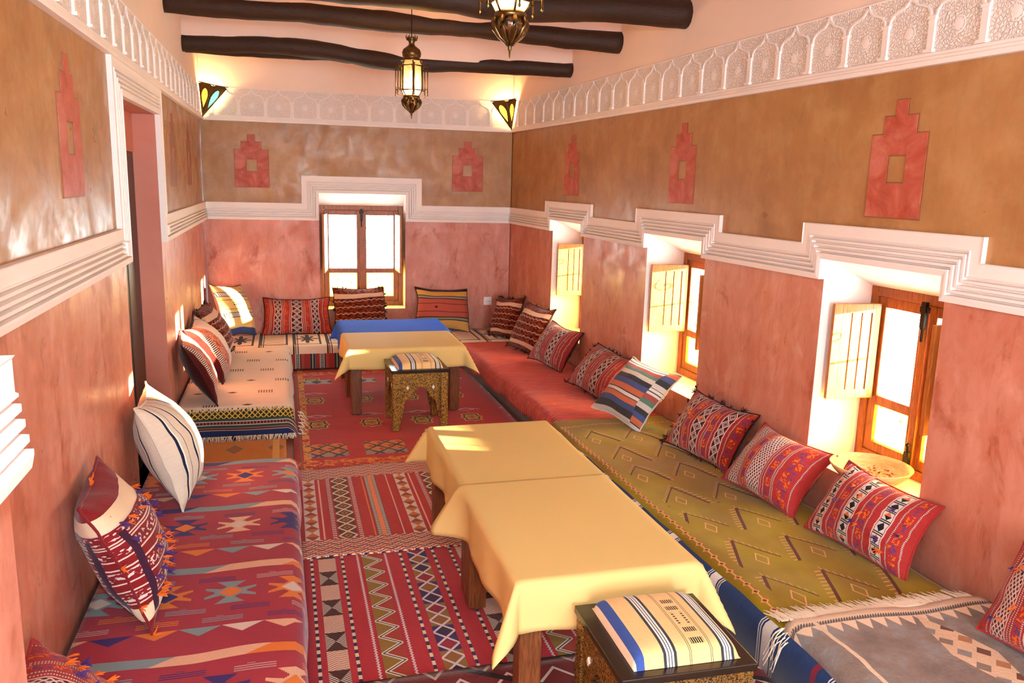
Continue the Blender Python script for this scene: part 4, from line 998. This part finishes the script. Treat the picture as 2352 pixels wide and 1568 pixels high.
# ================================================================== cushions
def cushion(w, h, t, mat, side, pos, label, face, lean, roll=0.0, group=None, z=MT+.008, back='ticking', tufts=None, pinch=.085, seed=0, push=None, plump=.58):
    N = 30; verts = []
    def P(x, y, s):
        e = max(0.0, (1-x*x)*(1-y*y)); tz = t/2*e**plump*(1+.10*mnoise.noise(Vector((x*2+seed, y*2, s))))
        px = x*w/2*(1-pinch*(1-y*y)*abs(x))*(1-.03*y); py = y*h/2*(1-pinch*(1-x*x)*abs(y))
        wob = .014*mnoise.noise(Vector((x*1.5+seed*3, y*1.5, 9)))
        bend = -.10*h*((y+1)/2)**2+.03*h*(x*x)*(-1 if seed % 2 else .5)
        crease = .006*mnoise.noise(Vector((x*4+seed, y*4, s*3)))*(1-e*.5)
        return Vector((px+wob, py+wob*.7-.02*h*(1-x*x)*(y > 0)*y, s*tz+bend+crease))
    n0 = Vector((math.cos(face), math.sin(face), 0)); upv = Vector((0, 0, 1)); xr = upv.cross(n0)
    u2 = upv*math.cos(lean)-n0*math.sin(lean); n2 = n0*math.cos(lean)+upv*math.sin(lean)
    x3 = xr*math.cos(roll)+u2*math.sin(roll); y3 = u2*math.cos(roll)-xr*math.sin(roll)
    rot = Matrix(((x3.x, y3.x, n2.x), (x3.y, y3.y, n2.y), (x3.z, y3.z, n2.z)))
    pts = [rot @ P(i/10-1, j/10-1, s) for i in range(21) for j in range(21) for s in (-1, 1)]
    zmin = min(p.z for p in pts); oz = z-zmin
    if side == 'R':
        oy = pos; ox = min(WX(oy+p.y)-.006-.03*(Z_TB < oz+p.z)-p.x for p in pts)
    elif side == 'L': oy = pos; ox = max(.006-p.x for p in pts)
    elif side == 'F': ox = pos; oy = min(FY(ox+p.x)-.006-p.y for p in pts)
    else: ox, oy = pos
    if push: ox += push[0]; oy += push[1]
    root = empty('cushion', TR((ox, oy, oz)) @ rot.to_4x4()); tag(root, label, 'cushion', group)
    mb = MB(); mb.grid(N, N, lambda i, j: (P(i*2-1, j*2-1, 1), (i, j))); mb.grid(N, N, lambda i, j: (P(i*2-1, j*2-1, -1), (i, j)), mi=1, flip=True)
    obj('cover', mb, [mat, back], root)
    ring = [P(-1+2*k/20, -1, 1) for k in range(20)]+[P(1, -1+2*k/20, 1) for k in range(20)]+[P(1-2*k/20, 1, 1) for k in range(20)]+[P(-1, 1-2*k/20, 1) for k in range(21)]
    mb = MB(); mb.tube([tuple(p) for p in ring], .0045, 6, cap=False); obj('piping', mb, back, root)
    if tufts:
        rnd = random.Random(seed+40)
        for col, cnt, edge in tufts:
            mb = MB()
            for _ in range(cnt):
                if edge: 
                    k = rnd.choice(ring); c = k.copy(); d0 = Vector((k.x, k.y, 0)).normalized()*.6+Vector((0, 0, .4))
                else:
                    x, y = rnd.uniform(-.85, .85), rnd.choice((-.62, -.3, 0.0, .3, .5))+rnd.uniform(-.06, .06); c = P(x, y, 1); d0 = Vector((0, -.45, 1))
                for _ in range(5):
                    d = (d0+Vector((rnd.uniform(-.7, .7), rnd.uniform(-.7, .7), rnd.uniform(-.2, .4)))).normalized()*rnd.uniform(.016, .034)
                    mb.tube([c, c+d*.5+Vector((0, 0, .003)), c+d], [.003, .0028, .001], 4, smooth=False)
            o = obj('tassels', mb, col, root); o['kind'] = 'stuff'
    return root
PI = math.pi
TF = [('tuft_orange', 14, False), ('tuft_purple', 10, False)]
TE = [('tuft_dark', 30, True)]
gR = 'kilim cushions leaning on the window wall'
# window wall, from the end wall towards the near end
cushion(.36, .39, .18, 'cushion_dark', 'R', 7.24, 'dark maroon cushion with a cream band in the corner by the power socket', PI+R(30), R(14), R(3), gR, tufts=TE, seed=1, push=(-.02, 0))
cushion(.42, .43, .19, 'cushion_dark', 'R', 6.58, 'dark maroon cushion with cream bands lit by the window above it', PI+R(18), R(22), R(-2), gR, tufts=TE, seed=2)
cushion(.48, .36, .18, 'cushion_red_e', 'R', 6.0, 'dull red cushion with two white lattice bands beside the dark maroon ones', PI+R(16), R(28), R(-3), gR, back='tuft_dark', seed=3)
cushion(.48, .36, .18, 'cushion_red_e', 'R', 5.10, 'dull red cushion with white lattice bands beside the multicoloured striped one', PI+R(16), R(34), R(-6), gR, back='tuft_dark', tufts=TE, seed=4)
cushion(.46, .43, .18, 'cushion_multi_stripe', 'R', 4.47, 'cushion with broad blue, orange, black and white stripes', PI+R(20), R(38), R(-6), gR, back='cushion_multi_stripe', seed=5)
cushion(.50, .34, .19, 'cushion_red_a', 'R', 3.73, 'red kilim cushion with three white lattice bands and dark tasselled edge', PI+R(14), R(26), R(-3), gR, back='tuft_dark', tufts=TE+[('tuft_orange', 6, False)], seed=6)
cushion(.46, .34, .19, 'cushion_red_b', 'R', 3.13, 'red kilim cushion with fine white lattice bands beside the triangle-banded cushion', PI+R(14), R(32), R(-5), gR, back='cushion_red_b', seed=7)
cushion(.49, .33, .19, 'cushion_red_c', 'R', 2.55, 'red kilim cushion with black and white triangle bands below the bowl', PI+R(10), R(26), R(-3), gR, back='cushion_red_c', tufts=[('tuft_orange', 8, False), ('tuft_purple', 6, False)], seed=8)
cushion(.48, .36, .20, 'cushion_red_b', 'R', 1.70, 'red kilim cushion with orange tufts resting by the grey rug', PI+R(8), R(24), R(0), gR, z=MT+.04, back='cushion_red_b', tufts=TF, seed=9)
# end wall
gF = 'cushions leaning on the end wall'
cushion(.62, .35, .18, 'cushion_red_d', 'F', .775, 'orange-red cushion with white lattice bands between the pale yellow cushion and the end window', -PI/2, R(16), R(0), gF, back='tuft_dark', seed=10)
cushion(.50, .44, .18, 'cushion_dark', 'F', 1.35, 'maroon cushion with a cream band standing below the end window', -PI/2, R(14), R(2), gF, back='tuft_dark', tufts=TE, seed=11)
cushion(.53, .43, .18, 'cushion_yellow_red', 'F', 2.13, 'cushion with yellow, black and terracotta stripes by the power socket', -PI/2, R(18), R(-3), gF, seed=12)
# door wall
gL = 'cushions leaning on the door wall'
cushion(.46, .48, .20, 'cushion_yellow', (0), (.26, 7.50), 'pale yellow cushion with black hatched bands in the sunlit corner', R(-30), R(16), R(-8), gL, seed=13)
cushion(.46, .46, .19, 'cushion_dark', 'L', 6.66, 'dark patchwork cushion beside the pale yellow one', R(-6), R(20), R(4), gL, tufts=TE, seed=14)
cushion(.50, .45, .20, 'cushion_shaggy_cream', 'L', 6.05, 'shaggy orange cushion with a wide cream centre caught by the sun', R(-4), R(26), R(4), gL, back='tuft_dark', seed=15)
cushion(.46, .44, .16, 'cushion_shaggy', 'L', 5.45, 'shaggy orange-red cushion with a dark back at the mattress end', R(6), R(20), R(3), gL, back='tuft_dark', seed=16)
cushion(.44, .49, .25, 'cushion_cream_stripe', 'L', 3.76, 'plump cream cushion with thin navy stripes by the doorway', R(2), R(14), R(2), gL, back='cushion_cream_stripe', seed=17, plump=.62, push=(.01, 0))
cushion(.46, .48, .22, 'cushion_tufted', 'L', 2.76, 'maroon cushion with cream bands and orange and purple tassels', R(4), R(16), R(2), gL, back='cushion_tufted', tufts=[('tuft_orange', 26, False), ('tuft_purple', 20, False), ('tuft_orange', 8, True)], seed=18)
cushion(.42, .30, .16, 'cushion_red_b', 'L', 1.98, 'red kilim cushion tucked behind the pier', R(-2), R(38), R(0), gL, back='cushion_red_b', tufts=TF, seed=19)

# ================================================================== bowl on the sill
root = empty('bowl', TR((3.075, 2.78, .402))); tag(root, 'shallow pale wooden bowl of dried petals on the window sill', 'bowl')
mb = MB(); mb.lathe([(.05, 0), (.085, .008), (.125, .030), (.155, .060), (.168, .082), (.162, .084), (.148, .062), (.118, .034), (.08, .018), (.0, .014)], 36); obj('bowl_body', mb, 'bowl_wood', root)
mb = MB(); rnd = random.Random(5)
for _ in range(160):
    t = rnd.uniform(0, 6.28); r = .105*math.sqrt(rnd.random()); x, y = r*math.cos(t), r*math.sin(t); z = .028+r*r*1.2+rnd.uniform(0, .012); s = rnd.uniform(.006, .011); q = rnd.uniform(0, 6.28)
    a = Vector((math.cos(q)*s, math.sin(q)*s, rnd.uniform(-.004, .004))); b = Vector((-math.sin(q)*s*.6, math.cos(q)*s*.6, rnd.uniform(-.004, .004))); c = Vector((x, y, z))
    mb.quad(c-a, c+b, c+a, c-b)
o = obj('dried_petals', mb, 'petals', root); o['kind'] = 'stuff'
